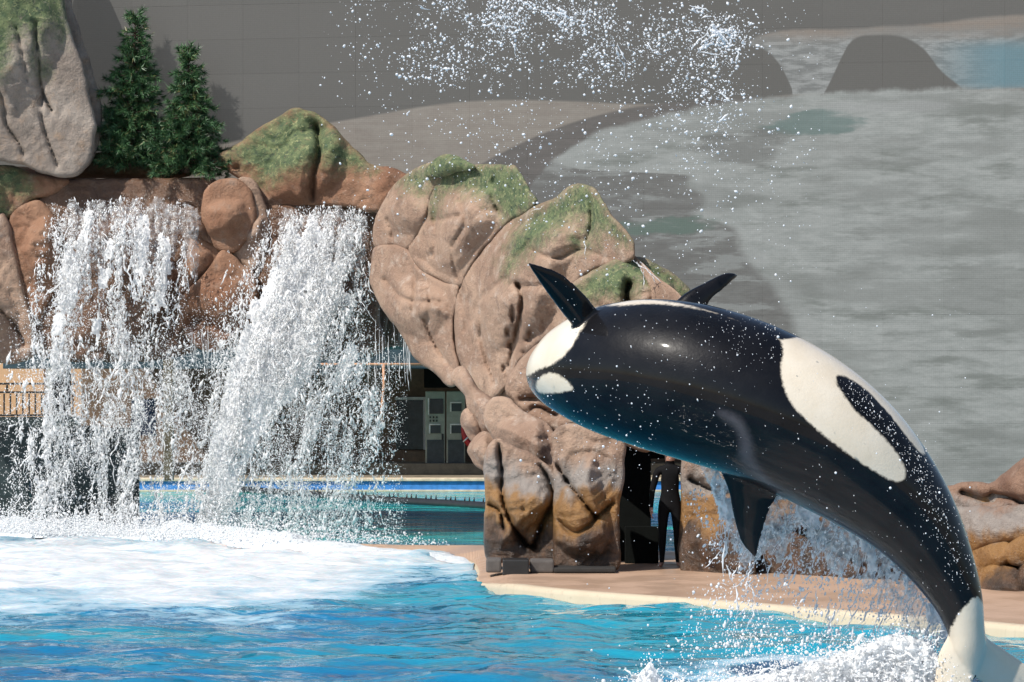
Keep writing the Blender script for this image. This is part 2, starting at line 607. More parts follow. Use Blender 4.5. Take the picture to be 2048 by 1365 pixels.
# ------------------------------------------------------------------ far side of the back pool: deck, band, building
M_BLUE = simple('blue_band_paint', (0.06, 0.22, 0.55), 0.4)
M_CREAM = simple('cream_paint', (0.62, 0.50, 0.36), 0.6)
M_DECK = simple('deck_concrete', (0.20, 0.165, 0.115), 0.85)
M_DARKWALL = simple('dark_brown_wall', (0.15, 0.10, 0.068), 0.8, var=0.35, scale=1.5)
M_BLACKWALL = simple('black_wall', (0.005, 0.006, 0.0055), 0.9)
M_BLACKWALL.node_tree.nodes['Principled BSDF'].inputs['Specular IOR Level'].default_value = 0.1  # near-black with little gloss, so the paint supplies the doorway's shade
M_TEALBEAM = simple('teal_beam_paint', (0.03, 0.055, 0.07), 0.6)
M_PEACH = simple('peach_stucco', (0.58, 0.37, 0.21), 0.8, var=0.12)
M_STEEL = simple('cabinet_steel', (0.34, 0.35, 0.29), 0.42, metal=0.25, var=0.15)
M_STEELDARK = simple('cabinet_lower_panel', (0.05, 0.06, 0.065), 0.5)
M_COPPER = simple('conduit_orange', (0.50, 0.26, 0.15), 0.5)
M_GREYBOX = simple('light_grey_plastic', (0.55, 0.55, 0.55), 0.5)
M_SCREENGLASS = simple('dark_display_glass', (0.02, 0.025, 0.03), 0.12)
M_WHITEFRAME = simple('white_metal_frame', (0.75, 0.75, 0.72), 0.35)
M_RED = simple('red_vinyl', (0.42, 0.02, 0.02), 0.4)
M_BLACK = simple('black_rubber', (0.012, 0.012, 0.013), 0.45)
M_PIPE = simple('black_pipe', (0.022, 0.022, 0.022), 0.35)

YB = 79.0
xl, xr = -14.0, 8.0
fw = tag(bbox('pool_far_wall', M_BLUE, None, xl, xr, YB, YB + 0.5, -2.4, 0.24, 0.01), kind='structure')
bbox('coping', M_CREAM, fw, xl, xr, YB - 0.06, YB + 0.5, 0.243, 0.31, 0.015)
bbox('tile_line', M_CREAM, fw, xl, xr, YB - 0.02, YB + 0.1, 0.0, 0.045, 0.005)
tag(bbox('back_deck', M_DECK, None, xl, xr, YB + 0.5, 100, 0.0, 0.30, 0.01), kind='structure')

bd = thing('service_building', W(700, 960, 84.0), 'dark brown service building under a flat roof behind the back pool', 'building')
YW = 83.5
zt = 5.2
bbox('plinth', M_DECK, bd, xl + 3.5, 6.0, YW - 1.6, YW, 0.302, 0.56, 0.02)
bbox('wall', M_DARKWALL, bd, xl + 3.5, 6.0, YW, YW + 0.3, 0.3, zt, 0.02)
bbox('side_wall', M_DARKWALL, bd, 5.7, 6.0, YW - 4.0, YW - 0.002, 0.3, zt, 0.02)
bbox('roof', M_BLACKWALL, bd, xl + 3.4, 6.4, YW - 4.6, YW + 6.0, zt, zt + 0.3, 0.03)
a, b = W(520, 738, YW - 3.6), W(905, 700, YW - 3.6)
bbox('beam', M_TEALBEAM, bd, a[0] - 6, 6.0, YW - 3.6, YW - 3.4, a[2], zt - 0.002, 0.02)
w = pbox('window', M_SCREENGLASS, bd, 792, 850, 796, 900, YW - 0.06, 0.05)
a, b = W(792, 900, YW - 0.06), W(850, 796, YW - 0.06)
bbox('frame', M_GREYBOX, w, a[0] - 0.03, b[0] + 0.03, YW - 0.09, YW - 0.055, b[2] - 0.05, b[2] + 0.02, 0.005)
bbox('frame', M_GREYBOX, w, b[0] - 0.04, b[0] + 0.03, YW - 0.09, YW - 0.055, a[2], b[2] - 0.052, 0.005)
dr = pbox('door', simple('tan_door', (0.20, 0.14, 0.09), 0.6), bd, 806, 856, 903, 938, YW - 0.05, 0.04)
aw = pbox('awning', M_BLACKWALL, bd, 848, 960, 716, 776, YW - 1.8, 1.2)
# conduit with drop and junction box
cd = thing('conduit', W(766, 852, YW - 0.2), 'thin orange conduit with a drop pipe on the dark building', 'pipe')
YC = YW - 3.68
P = W(np.array([640, 766, 846]), np.array([729, 729, 729]), YC)
V, F = tube_vf(P, 0.028, 8); part('pipe', V, F, M_COPPER, cd)
P = W(np.array([767, 768, 764, 763]), np.array([729, 770, 815, 846]), YC - 0.03)
V, F = tube_vf(P, 0.035, 8); part('drop_pipe', V, F, M_COPPER, cd)
pbox('junction_box', M_GREYBOX, cd, 757, 770, 845, 857, YC - 0.1, 0.12)
# control cabinets
def cabinet(px0, px1, label, screen):
    Yc = YW - 1.3
    r = thing('control_cabinet', W((px0 + px1) / 2, 938, Yc), label, 'cabinet')
    b = pbox('body', M_STEEL, r, px0, px1, 783, 938, Yc, 0.5, 0.015)
    lp = pbox('lower_panel', M_STEELDARK, r, px0 + 3, px1 - 2, 880, 934, Yc - 0.02, 0.018)
    pbox('handle', M_BLACK, r, px1 - 7, px1 - 3, 868, 880, Yc - 0.05, 0.045)
    if screen:
        d = pbox('display', M_SCREENGLASS, r, px0 + 8, px0 + 36, 798, 828, Yc - 0.03, 0.028)
        pbox('frame', M_WHITEFRAME, d, px0 + 5, px0 + 7.5, 796, 830, Yc - 0.035, 0.03)
        for q in range(6):
            pbox('button', M_BLACK, r, px0 + 8 + (q % 3) * 6.5, px0 + 11 + (q % 3) * 6.5, 833 + (q // 3) * 7, 837 + (q // 3) * 7, Yc - 0.03, 0.028)
    for (u, v) in (([(8, 848)] if screen else [(8, 804), (8, 848)])):
        g = pbox('gauge_plate', M_STEELDARK, r, px0 + u + 2, px0 + u + 22, v + 3, v + 19, Yc - 0.03, 0.028)
        pbox('frame', M_WHITEFRAME, g, px0 + u - 1, px0 + u + 22, v, v + 2.8, Yc - 0.05, 0.048)
        pbox('frame', M_WHITEFRAME, g, px0 + u - 1, px0 + u + 1.8, v + 3, v + 20, Yc - 0.05, 0.048)
    return r


cabinet(851, 890, 'steel control cabinet with a dark display and round buttons', True)
cabinet(893, 930, 'steel control cabinet with two framed gauges and no display', False)
# life ring
lr = thing('life_ring', W(944, 866, YW - 2.2), 'red life ring hanging beside the control cabinets', 'life ring')
th = np.linspace(0, 2 * np.pi, 33)[:-1]
ph = np.linspace(0, 2 * np.pi, 13)[:-1]
c0 = W(946, 862, YW - 2.2)
Vr = np.array([[c0[0] + (0.28 + 0.075 * math.cos(q)) * math.cos(t) * 0.8, c0[1] + 0.075 * math.sin(q), c0[2] + (0.34 + 0.075 * math.cos(q)) * math.sin(t)] for t in th for q in ph])
Fr = np.array([[a * 12 + b, ((a + 1) % 32) * 12 + b, ((a + 1) % 32) * 12 + (b + 1) % 12, a * 12 + (b + 1) % 12] for a in range(32) for b in range(12)])
part('ring', Vr, Fr, M_RED, lr)
for q in (0.6, 2.2, 3.8, 5.4):
    P = np.array([[c0[0] + (0.28 + 0.08 * math.cos(a)) * math.cos(q) * 0.8, c0[1] + 0.08 * math.sin(a), c0[2] + (0.34 + 0.08 * math.cos(a)) * math.sin(q)] for a in np.linspace(0, 6.28, 13)])
    V, F = tube_vf(P, 0.018, 6)
    part('rope_band', V, F, M_WHITEFRAME, lr)

# peach building with railing, dark partition, post (seen through the left fall)
pb = thing('peach_building', W(60, 960, 88.0), 'sunlit peach stucco wall behind the left waterfall', 'wall')
a, b = W(-260, 960, 88), W(88, 700, 88)
bbox('wall', M_PEACH, pb, a[0], b[0], 88, 88.6, 0.3, b[2], 0.02)
a, b = W(146, 960, 88), W(176, 700, 88)
bbox('column', M_PEACH, pb, a[0], b[0], 87.6, 88.2, 0.3, b[2] - 0.15, 0.02)
a, b = W(-260, 712, 88), W(240, 690, 88)
bbox('roof_edge', M_BLACKWALL, pb, a[0], b[0], 87.9, 91, a[2], b[2], 0.02)
bbox('rear_wall', M_BLACKWALL, pb, W(89, 0, 88)[0], W(300, 0, 88)[0], 89.5, 89.8, 0.3, 3.6, 0.02)
rl = thing('railing', W(30, 960, 86.0), 'black metal railing with upright bars in front of the peach wall', 'railing')
for y0 in (766, 783, 829):
    pbox('rail', M_BLACK, rl, -60, 150, y0, y0 + 4, 86.0, 0.05, 0.008)
for q in range(17):
    x = -56 + q * 12.5
    pbox('bar', M_BLACK, rl, x, x + 3.2, 788, 828.5, 86.01, 0.03, 0.005)
pbox('post', M_BLACK, rl, 12, 16, 770.5, 782.5, 86.0, 0.05, 0.005)
pbox('lower_panel', simple('dark_teal_wall_shade', (0.02, 0.035, 0.038), 0.5), rl, -160, 165, 834, 985, 86.02, 0.06, 0.01)  # dark panel added for the pool wall lying in shade
pt = pbox('support_post', simple('weathered_post', (0.12, 0.10, 0.065), 0.8, var=0.4), None, 326, 346, 640, 962, 70.0, 0.25, 0.03, base=W(336, 962, 70))
tag(pt, 'weathered brown post under the rockwork between the two waterfalls', 'post')
bl = thing('tarpaulin', W(285, 850, 82.0), 'crumpled navy blue tarpaulin hanging on the dark wall', 'tarpaulin')
P = W(*np.meshgrid(np.linspace(262, 312, 14), np.linspace(800, 872, 16)), 82.0).reshape(-1, 3)
P[:, 1] += 0.16 * fbm(P * np.array([4, 1, 2.0]), 3, 3)
ii, jj = np.meshgrid(np.arange(15), np.arange(13), indexing='ij')
Ft = np.stack([ii * 14 + jj, ii * 14 + jj + 1, (ii + 1) * 14 + jj + 1, (ii + 1) * 14 + jj], -1).reshape(-1, 4)
part('sheet', np.vstack([P, P + [0, 0.02, 0]]), np.vstack([Ft, Ft[:, ::-1] + len(P)]), simple('navy_vinyl', (0.012, 0.03, 0.09), 0.5), bl)
V, F = tube_vf(W(np.array([258, 316]), np.array([799, 799]), 82.05), 0.02, 6)
part('batten', V, F, M_BLACK, bl)

pd = thing('shade_partition', W(60, 1045, 64.0), 'dark teal partition standing in for a shaded wall behind the left waterfall', 'shade_partition')
pd['kind'] = 'thing'
M_SHADE = simple('dark_teal_shade', (0.018, 0.028, 0.03), 0.5, var=0.5, scale=1.2)  # added dark panels in place of a pool wall in shade
for q in range(6):
    x0_, x1_ = -160 + q * 73, -160 + (q + 1) * 73
    a, b = W(x0_ + 0.5, 1049, 64.0), W(x1_ - 0.5, 852 + (q % 2) * 4, 64.0)
    bbox('panel', M_SHADE, pd, a[0], b[0], 64.0 + 0.03 * (q % 2), 64.1 + 0.03 * (q % 2), 0.0, b[2], 0.01)

# floating boom across the back pool
bo = thing('floating_boom', W(900, 1008, groundY(1010)), 'black floating pipe boom with short spikes on the back pool', 'boom')
bx = np.array([150, 300, 560, 780, 900, 1010, 1150])
by = np.array([964, 968, 984, 1000, 1007, 1014, 1023])
P = W(bx, by, groundY(by + 6.0))
P[:, 2] = 0.05
P = catmull(P, 6, closed=False)
V, F = tube_vf(P, 0.085, 12); part('pipe', V, F, M_PIPE, bo)
cum = np.r_[0, np.cumsum(np.linalg.norm(np.diff(P, axis=0), axis=1))]
qs = np.arange(0.3, cum[-1], 0.17)
spk = [np.array([np.interp(q, cum, P[:, k]) for k in range(3)]) for q in qs]
sp_me = None
for q, p in enumerate(spk):
    if PX(p)[0] < 560: continue
    if q % 4 == 3: continue
    if sp_me is None:
        V, F = tube_vf(np.array([[0, 0, 0.07], [0, 0, 0.11], [0.004, 0, 0.165]]), np.array([0.02, 0.016, 0.008]), 5)
        sp_me = mesh_np('spike', V, F, [M_BLACK])
    link('spike', sp_me, bo, tuple(p - origin(bo)))

# ------------------------------------------------------------------ LED wall
SA, SB = W(-170, 0, 62.6), W(2230, 0, 58.0)
SA[2] = SB[2] = 0
sdirx = (SB - SA); slen = np.linalg.norm(sdirx); sdirx /= slen
sn = np.array([-sdirx[1], sdirx[0], 0])
if sn[1] < 0: sn = -sn


def led_material():
    m = Mat('led_panel')
    xyz = m.sep(m.pos())
    # picture coordinates, in the wall's own plane: a in 0..1 along the wall, b = height in metres
    dx = m.math('SUBTRACT', xyz[0], float(SA[0]))
    dy = m.math('SUBTRACT', xyz[1], float(SA[1]))
    a = m.math('DIVIDE', m.math('ADD', m.math('MULTIPLY', dx, float(sdirx[0])), m.math('MULTIPLY', dy, float(sdirx[1]))), float(slen))
    b = xyz[2]
    cv = m.n('ShaderNodeCombineXYZ')
    m.l(a, cv.inputs[0]); m.l(b, cv.inputs[1])
    uv = cv.outputs[0]
    wob = m.math('MULTIPLY', m.math('SUBTRACT', m.noise(1.0, 5, 0.65, vec=uv, stretch=(40, 1.4, 1)), 0.5), 0.28)

    def wall_uv(px, py):
        """where the sight line through a photo pixel meets the wall"""
        D = np.array([(px - 1024) / FPX, 1.0, -(py - HOR) / FPX])
        O = np.array([0, 0, CAMZ])
        t = ((SA - O) @ sn) / (D @ sn)
        h = O + t * D
        return float((h - SA)[:2] @ sdirx[:2] / slen), float(h[2])

    def curve(pts, dflt=None):
        nd = m.n('ShaderNodeFloatCurve')
        c = nd.mapping.curves[0]
        q = sorted([wall_uv(*p) for p in pts])
        q = [(u, v / 12.0) for u, v in q]
        c.points[0].location = q[0]
        c.points[1].location = q[-1]
        for u, v in q[1:-1]:
            c.points.new(u, v)
        nd.mapping.use_clip = False
        nd.mapping.update()
        m.l(a, nd.inputs['Value'])
        nd.inputs['Factor'].default_value = 1.0
        return m.math('MULTIPLY', nd.outputs[0], 12.0)

    def below(h, soft=0.03, wobk=0.0):
        d = m.math('SUBTRACT', h, b)
        if wobk: d = m.math('ADD', d, m.math('MULTIPLY', wob, wobk))
        return m.smooth(d, -soft, soft)

    A = curve([(-100, 420), (300, 330), (440, 290), (640, 250), (720, 236), (900, 207), (1000, 201), (1130, 203), (1285, 209), (1450, 207), (1590, 190), (1640, 190), (2200, 170)])
    Bc = curve([(-100, 700), (600, 560), (760, 440), (900, 365), (1000, 308), (1100, 262), (1200, 230), (1290, 212), (1590, 192), (2200, 180)])
    Cc = curve([(-100, 1200), (700, 900), (950, 560), (1040, 400), (1110, 318), (1180, 272), (1300, 236), (1400, 215), (1500, 200), (1590, 190), (2200, 180)])
    T = curve([(-100, 240), (1400, 240), (1500, 82), (1530, 68), (1700, 58), (1900, 45), (1960, 36), (2200, 34)])
    D1 = curve([(-100, -300), (1440, -200), (1490, 85), (1530, 100), (1560, 130), (1578, 165), (1590, 196), (1596, 260), (2200, 500)])
    D2 = curve([(-100, 800), (1560, 600), (1643, 197), (1660, 165), (1682, 118), (1712, 76), (1760, 70), (1800, 73), (1840, 92), (1880, 140), (1935, 190), (1950, 240), (2040, 600), (2200, 800)])
    st1 = m.noise(1.0, 6, 0.62, vec=uv, stretch=(14, 3.2, 1))
    st2 = m.noise(1.0, 6, 0.65, vec=uv, stretch=(45, 9.0, 1))
    st3 = m.noise(1.0, 4, 0.6, vec=uv, stretch=(6, 1.3, 1))
    big = m.noise(1.0, 4, 0.5, vec=uv, stretch=(9, 1.0, 1), dist=0.4)
    foam = m.mix(m.smooth(st2, 0.3, 0.7), (0.34, 0.37, 0.36), (0.47, 0.50, 0.49))
    # surf: pale foam to the right of a curling edge, wet grey sand and green water to its left
    ex = m.n('ShaderNodeFloatCurve')
    pts = sorted([(v / 12.0, u) for u, v in [wall_uv(*p) for p in ((1185, 190), (1180, 268), (1125, 300), (1104, 322), (1150, 338), (1290, 346), (1372, 352), (1366, 372), (1400, 392), (1392, 418), (1380, 428), (1440, 446), (1468, 462), (1472, 490), (1500, 530), (1560, 600), (1590, 700), (1560, 860), (1500, 1000))]])
    cc = ex.mapping.curves[0]
    cc.points[0].location, cc.points[1].location = pts[0], pts[-1]
    for q in pts[1:-1]:
        cc.points.new(*q)
    ex.mapping.use_clip = False
    ex.mapping.update()
    m.l(m.math('DIVIDE', b, 12.0), ex.inputs['Value'])
    dd = m.math('ADD', m.math('SUBTRACT', a, ex.outputs[0]), m.math('MULTIPLY', wob, 0.05))
    edge = m.smooth(dd, -0.004, 0.008)
    body = m.mix(m.smooth(st1, 0.33, 0.52), (0.215, 0.24, 0.225), foam)
    body = m.mix(m.math('MULTIPLY', m.smooth(st3, 0.48, 0.60), 0.65), body, (0.255, 0.275, 0.265))
    shade = m.mix(m.smooth(st2, 0.38, 0.62), (0.145, 0.145, 0.14), (0.19, 0.195, 0.19))
    shade = m.mix(m.math('MULTIPLY', m.smooth(st1, 0.52, 0.60), 0.75), shade, (0.34, 0.365, 0.36))
    sea = m.mix(edge, shade, body)
    sea = m.mix(m.math('MULTIPLY', m.smooth(m.math('ABSOLUTE', m.math('SUBTRACT', dd, 0.012)), 0.016, 0.0), 0.4), sea, (0.42, 0.445, 0.44))

    def tint(c, px, py, rx, ry, col, amp):
        u, v = wall_uv(px, py)
        u2, v2 = wall_uv(px + rx, py - ry)
        e1 = m.math('DIVIDE', m.math('SUBTRACT', a, u), u2 - u)
        e2 = m.math('DIVIDE', m.math('ADD', m.math('SUBTRACT', b, v), m.math('MULTIPLY', wob, 0.8)), v2 - v)
        r2 = m.math('ADD', m.math('ADD', m.math('MULTIPLY', e1, e1), m.math('MULTIPLY', e2, e2)), m.math('MULTIPLY', m.math('SUBTRACT', st1, 0.48), 5.0))
        return m.mix(m.math('MULTIPLY', m.smooth(r2, 1.1, 0.3), amp), c, col)

    sea = tint(sea, 1340, 452, 120, 26, (0.085, 0.17, 0.135), 0.8)
    sea = tint(sea, 1640, 244, 110, 30, (0.12, 0.215, 0.205), 0.8)
    sea = tint(sea, 1480, 300, 110, 40, (0.16, 0.165, 0.16), 0.7)
    sea = tint(sea, 1760, 212, 130, 22, (0.44, 0.46, 0.46), 0.6)
    sea = tint(sea, 1900, 470, 200, 60, (0.27, 0.29, 0.28), 0.5)
    sand = m.mix(m.smooth(st2, 0.35, 0.65), (0.29, 0.25, 0.215), (0.34, 0.305, 0.265))
    wet = m.mix(m.smooth(st2, 0.35, 0.65), (0.10, 0.09, 0.085), (0.135, 0.12, 0.115))
    grey = m.mix(m.smooth(st3, 0.3, 0.7), (0.105, 0.102, 0.096), (0.125, 0.122, 0.115))
    farsea = m.mix(m.smooth(st2, 0.42, 0.6), (0.21, 0.225, 0.225), (0.40, 0.42, 0.42))
    farsea = m.mix(m.math('MULTIPLY', m.smooth(a, 0.84, 0.92), m.math('MULTIPLY', m.smooth(b, 8.65, 8.3), m.smooth(b, 7.55, 7.8))), farsea, (0.14, 0.30, 0.37))
    farsand = m.mix(m.smooth(st1, 0.42, 0.6), (0.30, 0.25, 0.21), (0.27, 0.255, 0.235))
    c = m.mix(below(T, 0.04, 0.3), grey, m.mix(m.smooth(m.math('ADD', b, m.math('MULTIPLY', wob, 1.0)), 8.45, 8.75), farsea, farsand))
    dome = m.math('MAXIMUM', below(D2, 0.03), m.math('MULTIPLY', below(D1, 0.03), m.smooth(a, 0.78, 0.74)))
    c = m.mix(dome, c, (0.105, 0.102, 0.095))
    c = m.mix(below(A), c, sand)
    c = m.mix(below(Bc), c, wet)
    c = m.mix(below(Cc, 0.06, 1.0), c, sea)
    # rows of diodes, and panels that differ a little
    row = m.math('SINE', m.math('MULTIPLY', b, 2 * math.pi / 0.034))
    colw = m.math('SINE', m.math('MULTIPLY', a, 2 * math.pi * slen / 0.034))
    k = m.math('ADD', 1.0, m.math('ADD', m.math('MULTIPLY', row, 0.06), m.math('MULTIPLY', colw, 0.04)))
    oi = m.n('ShaderNodeObjectInfo').outputs['Random']
    k = m.math('MULTIPLY', k, m.remap(oi, 0, 1, 0.95, 1.05))
    fine = m.noise(30, 2, 0.6)
    k = m.math('MULTIPLY', k, m.remap(fine, 0.3, 0.7, 0.94, 1.06))
    cm = m.n('ShaderNodeVectorMath', operation='SCALE')
    m.l(c, cm.inputs[0]); m.l(k, cm.inputs['Scale'])
    m.col((0.045, 0.044, 0.042))
    m.set(Roughness=0.65, Specular_IOR_Level=0.3)
    m.l(cm.outputs[0], m.b.inputs['Emission Color'])
    m.b.inputs['Emission Strength'].default_value = 0.54
    return m.m


M_LED = led_material()
wl = thing('led_screen', SA + np.array([0, 0, 0.5]), 'huge grey video wall showing a beach with rocks and surf', 'video wall')
PW, PH = 1.04, 0.62
e = 0.0015
Vp = np.array([[x, y, z] for x in (e, PW - e) for y in (0, 0.09) for z in (e, PH - e)], float)
Vp = Vp[:, [0]] * sdirx[None] + Vp[:, [1]] * sn[None] + Vp[:, [2]] * np.array([0, 0, 1.0])
led_me = mesh_np('led_panel', Vp, _BOXF, [M_LED], smooth=False)
ncol = int(slen / PW) + 1
for ci in range(ncol):
    xa = SA + sdirx * (ci * PW)
    xp = PX(xa + sdirx * PW * 0.5 + np.array([0, 0, 3.0]))[0]
    zb = 4.3 if xp < 1230 else (2.6 if xp < 1400 else 0.95)
    if xp < 640: zb = 4.9
    rI = 0
    while True:
        z0 = 10.65 - (rI + 1) * PH
        if z0 < zb - PH * 0.5: break
        p = xa + sn * rng.uniform(0, 0.004) + np.array([0, 0, z0])
        link('led_panel', led_me, wl, tuple(p - np.array(wl.location)))
        rI += 1
V, F = box_vf(0, slen, 0.14, 0.34, 5.2, 10.6)
V = SA + V[:, [0]] * sdirx + V[:, [1]] * sn + V[:, [2]] * np.array([0, 0, 1.0])
part('backing', V, F, M_BLACKWALL, wl, smooth=False)
V, F = box_vf(slen * 0.68, slen, 0.14, 0.34, 0.16, 5.19)
V = SA + V[:, [0]] * sdirx + V[:, [1]] * sn + V[:, [2]] * np.array([0, 0, 1.0])
part('backing', V, F, M_BLACKWALL, wl, smooth=False)

# ------------------------------------------------------------------ rockwork: boulders with their own outline, depth and creases
def boulder(name, mat, parent, outline, Y, D=0.7, R=60, back=0.9, cracks=(), moss=(), rough=0.10, step=3.8, seed=1, bulge=None, base=None, pts=7, pits=()):
    """closed, rounded stone. Y: number or (x0,Y0,x1,Y1) for a stone whose face is turned; D depth of the rounded front in metres; R edge radius in photo px"""
    O = catmull(outline, pts)
    nO = np.roll(O, -1, 0) - np.roll(O, 1, 0)
    nO = np.stack([nO[:, 1], -nO[:, 0]], -1)
    nO /= np.linalg.norm(nO, axis=1)[:, None] + 1e-9
    if inside(O[:1] + 4 * nO[:1], O)[0]: nO = -nO
    O = O + 2.5 * nO
    O = O + 4.0 * (np.stack([fbm(p3(O[:, 0] / 28, O[:, 1] / 28, seed), 3, seed), fbm(p3(O[:, 0] / 28, O[:, 1] / 28, seed + 50), 3, seed)], -1) - 0.5) * 2
    x0, y0 = O.min(0) - step
    x1, y1 = O.max(0) + step
    nx, ny = int((x1 - x0) / step) + 2, int((y1 - y0) / step) + 2
    gx, gy = np.meshgrid(x0 + np.arange(nx) * step, y0 + np.arange(ny) * step, indexing='ij')
    P = np.stack([gx.ravel(), gy.ravel()], -1)
    dist, cp = seg_dist(P, O)
    ins = inside(P, O)
    gi, gj = np.meshgrid(np.arange(nx - 1), np.arange(ny - 1), indexing='ij')
    Q = np.stack([gi * ny + gj, gi * ny + gj + 1, (gi + 1) * ny + gj + 1, (gi + 1) * ny + gj], -1).reshape(-1, 4)
    Q = Q[ins[Q].any(1)]
    P = np.where(ins[:, None], P, cp)
    d = np.where(ins, dist, 0.0)
    u = np.clip(d / R, 0, 1)
    prof = np.sqrt(1 - (1 - u) ** 2)
    pe = np.sqrt(1 - (1 - np.clip(d / 9.0, 0, 1)) ** 2)
    pb = np.clip(d / (R * 1.5), 0, 1)
    dome = D * (0.30 + 0.55 * (1 - (1 - pb) ** 2))
    edge0 = np.clip(d / 16.0, 0, 1)
    # a few flat faces, as in carved concrete
    rr = np.random.default_rng(seed + 100)
    pc = P[ins].mean(0)
    ext = (O.max(0) - O.min(0)) / 115.0
    q0 = (P - pc) / 115.0
    q0 = q0 + 0.05 * np.stack([fbm(p3(q0[:, 0] * 2, q0[:, 1] * 2, seed), 3, seed + 2) - 0.5, fbm(p3(q0[:, 0] * 2, q0[:, 1] * 2, seed + 7), 3, seed + 4) - 0.5], -1)
    hs = []
    for k in range(9):
        an = rr.uniform(0, 6.283)
        gdir = np.array([math.cos(an), math.sin(an)])
        off = rr.uniform(0.03, 0.30) * abs(ext @ np.abs(gdir))
        hs.append(np.where(q0 @ gdir > off, -(q0 @ gdir - off) * rr.uniform(0.5, 1.2), 0.0))
    dep = pe * np.maximum(dome + np.minimum.reduce(hs), D * (0.16 + 0.10 * pb))
    if bulge:
        for (bx, by, br, bh) in bulge:
            dep = dep + bh * prof * np.exp(-((P[:, 0] - bx) ** 2 + (P[:, 1] - by) ** 2) / br ** 2)
    s = P / 115.0
    ridg = 1 - np.abs(fbm(p3(s[:, 0] * 1.1, s[:, 1] * 0.9, seed * 3.1), 4, seed) * 2 - 1) * 1.6
    med = fbm(p3(s[:, 0] * 2.6, s[:, 1] * 2.2, seed * 1.7), 4, seed + 5) - 0.5
    fine = fbm(p3(s[:, 0] * 9, s[:, 1] * 8, seed * 0.7), 3, seed + 9) - 0.5
    edge = np.clip(u * 2.2, 0, 1)
    wx = s[:, 0] + 0.25 * (fbm(p3(s[:, 0], s[:, 1], seed), 3, seed + 21) - 0.5)
    rv = np.abs(fbm(p3(wx * 2.4 + s[:, 1] * 0.4, s[:, 1] * 0.8, seed * 2.3), 4, seed + 13) * 2 - 1)
    dep = dep - edge * rough * 0.35 * np.clip(1 - rv * 2.5, 0, 1)
    dep = dep + edge * (rough * 0.55 * ridg + rough * 0.5 * med + rough * 0.45 * fine)
    tz = fbm(p3(s[:, 0] * 0.9 + 0.35 * s[:, 1], s[:, 1] * 1.5 - 0.2 * s[:, 0], seed * 5.3), 3, seed + 31) * 7.0
    tf = tz - np.floor(tz)
    tstep = np.floor(tz) + np.clip((tf - 0.40) / 0.20, 0, 1)
    dep = dep + edge * rough * 0.5 * (tstep - tz)
    for cr in cracks:
        line, wd, gd = cr
        wd, gd = wd * 0.6, gd * 1.6
        dd, _ = seg_dist(P, catmull(line, 6, closed=False) if len(line) > 2 else np.array(line, float), closed=False)
        dd = dd + 4 * (fbm(p3(P[:, 0] / 14, P[:, 1] / 14, seed), 2, 3) - 0.5)
        dep = dep - edge * (gd * np.exp(-(dd / wd) ** 2) + gd * 0.55 * np.exp(-(dd / (wd * 3.2)) ** 2))
    for (bx, by, rx, ry, gd) in pits:
        dep = dep - gd * np.exp(-(((P[:, 0] - bx) / rx) ** 2 + ((P[:, 1] - by) / ry) ** 2) ** 2)
    Yc = Y if not isinstance(Y, tuple) else Y[1] + (np.clip(P[:, 0], min(Y[0], Y[2]) - 200, max(Y[0], Y[2]) + 200) - Y[0]) * (Y[3] - Y[1]) / (Y[2] - Y[0])
    ref = np.broadcast_to(Yc, (len(P),))
    ms = sdf_any(P, [catmull(q, 4) for q in moss]) if moss else np.full(len(P), -400.0)
    Vf = W(P[:, 0], P[:, 1], ref)
    Vb = Vf.copy()
    # front moves towards the viewer's side, back away; along the world depth axis, keeping each point's own x and z
    Vf = Vf - np.c_[np.zeros(len(P)), dep, np.zeros(len(P))]
    Vb = Vb + np.c_[np.zeros(len(P)), back * prof * (1 - 0.3 * med), np.zeros(len(P))]
    N = len(P)
    idx_b = np.where(ins, np.arange(N) + N, np.arange(N))
    V = np.vstack([Vf, Vb])
    F = np.vstack([Q, idx_b[Q][:, ::-1]])
    used = np.zeros(2 * N, bool)
    used[F.ravel()] = True
    rm = np.cumsum(used) - 1
    att = np.r_[ms, ms]
    return part(name, V[used], rm[F], mat, parent, attrs={'moss': att[used]}, base=base)


YL = 60.7
# --- tall grey standing stone with moss
slab = thing('standing_stone', W(60, 350, YL - 0.6), 'tall grey standing stone streaked with moss beside the fir trees', 'rock')
boulder('face', M_GREY, slab, [(-160, -160), (60, -170), (118, -90), (126, 0), (136, 55), (160, 120), (176, 185), (190, 250), (184, 312), (160, 346), (122, 352), (72, 340), (30, 325), (-60, 318), (-160, 320)],
        YL - 0.5, 0.55, 75, 0.2, rough=0.05, seed=3,
        cracks=[([(-10, 150), (8, 200), (14, 250), (40, 290), (48, 312)], 3.5, 0.06), ([(40, 60), (52, 120), (58, 165)], 4, 0.05), ([(76, 50), (80, 120), (84, 180), (104, 222)], 3, 0.08), ([(86, 180), (84, 230), (96, 280), (116, 332)], 3, 0.06)],
        moss=[[(-160, -160), (130, -170), (134, 60), (122, 78), (104, 60), (92, 95), (88, 160), (74, 120), (64, 70), (40, 84), (20, 140), (-10, 160), (-160, 160)]])
boulder('flank', M_GREY, slab, [(60, -170), (134, -90), (140, 0), (154, 50), (178, 130), (199, 205), (196, 280), (172, 335), (120, 345), (60, 300)], YL + 0.25, 0.35, 40, 0.6, rough=0.05, seed=4)

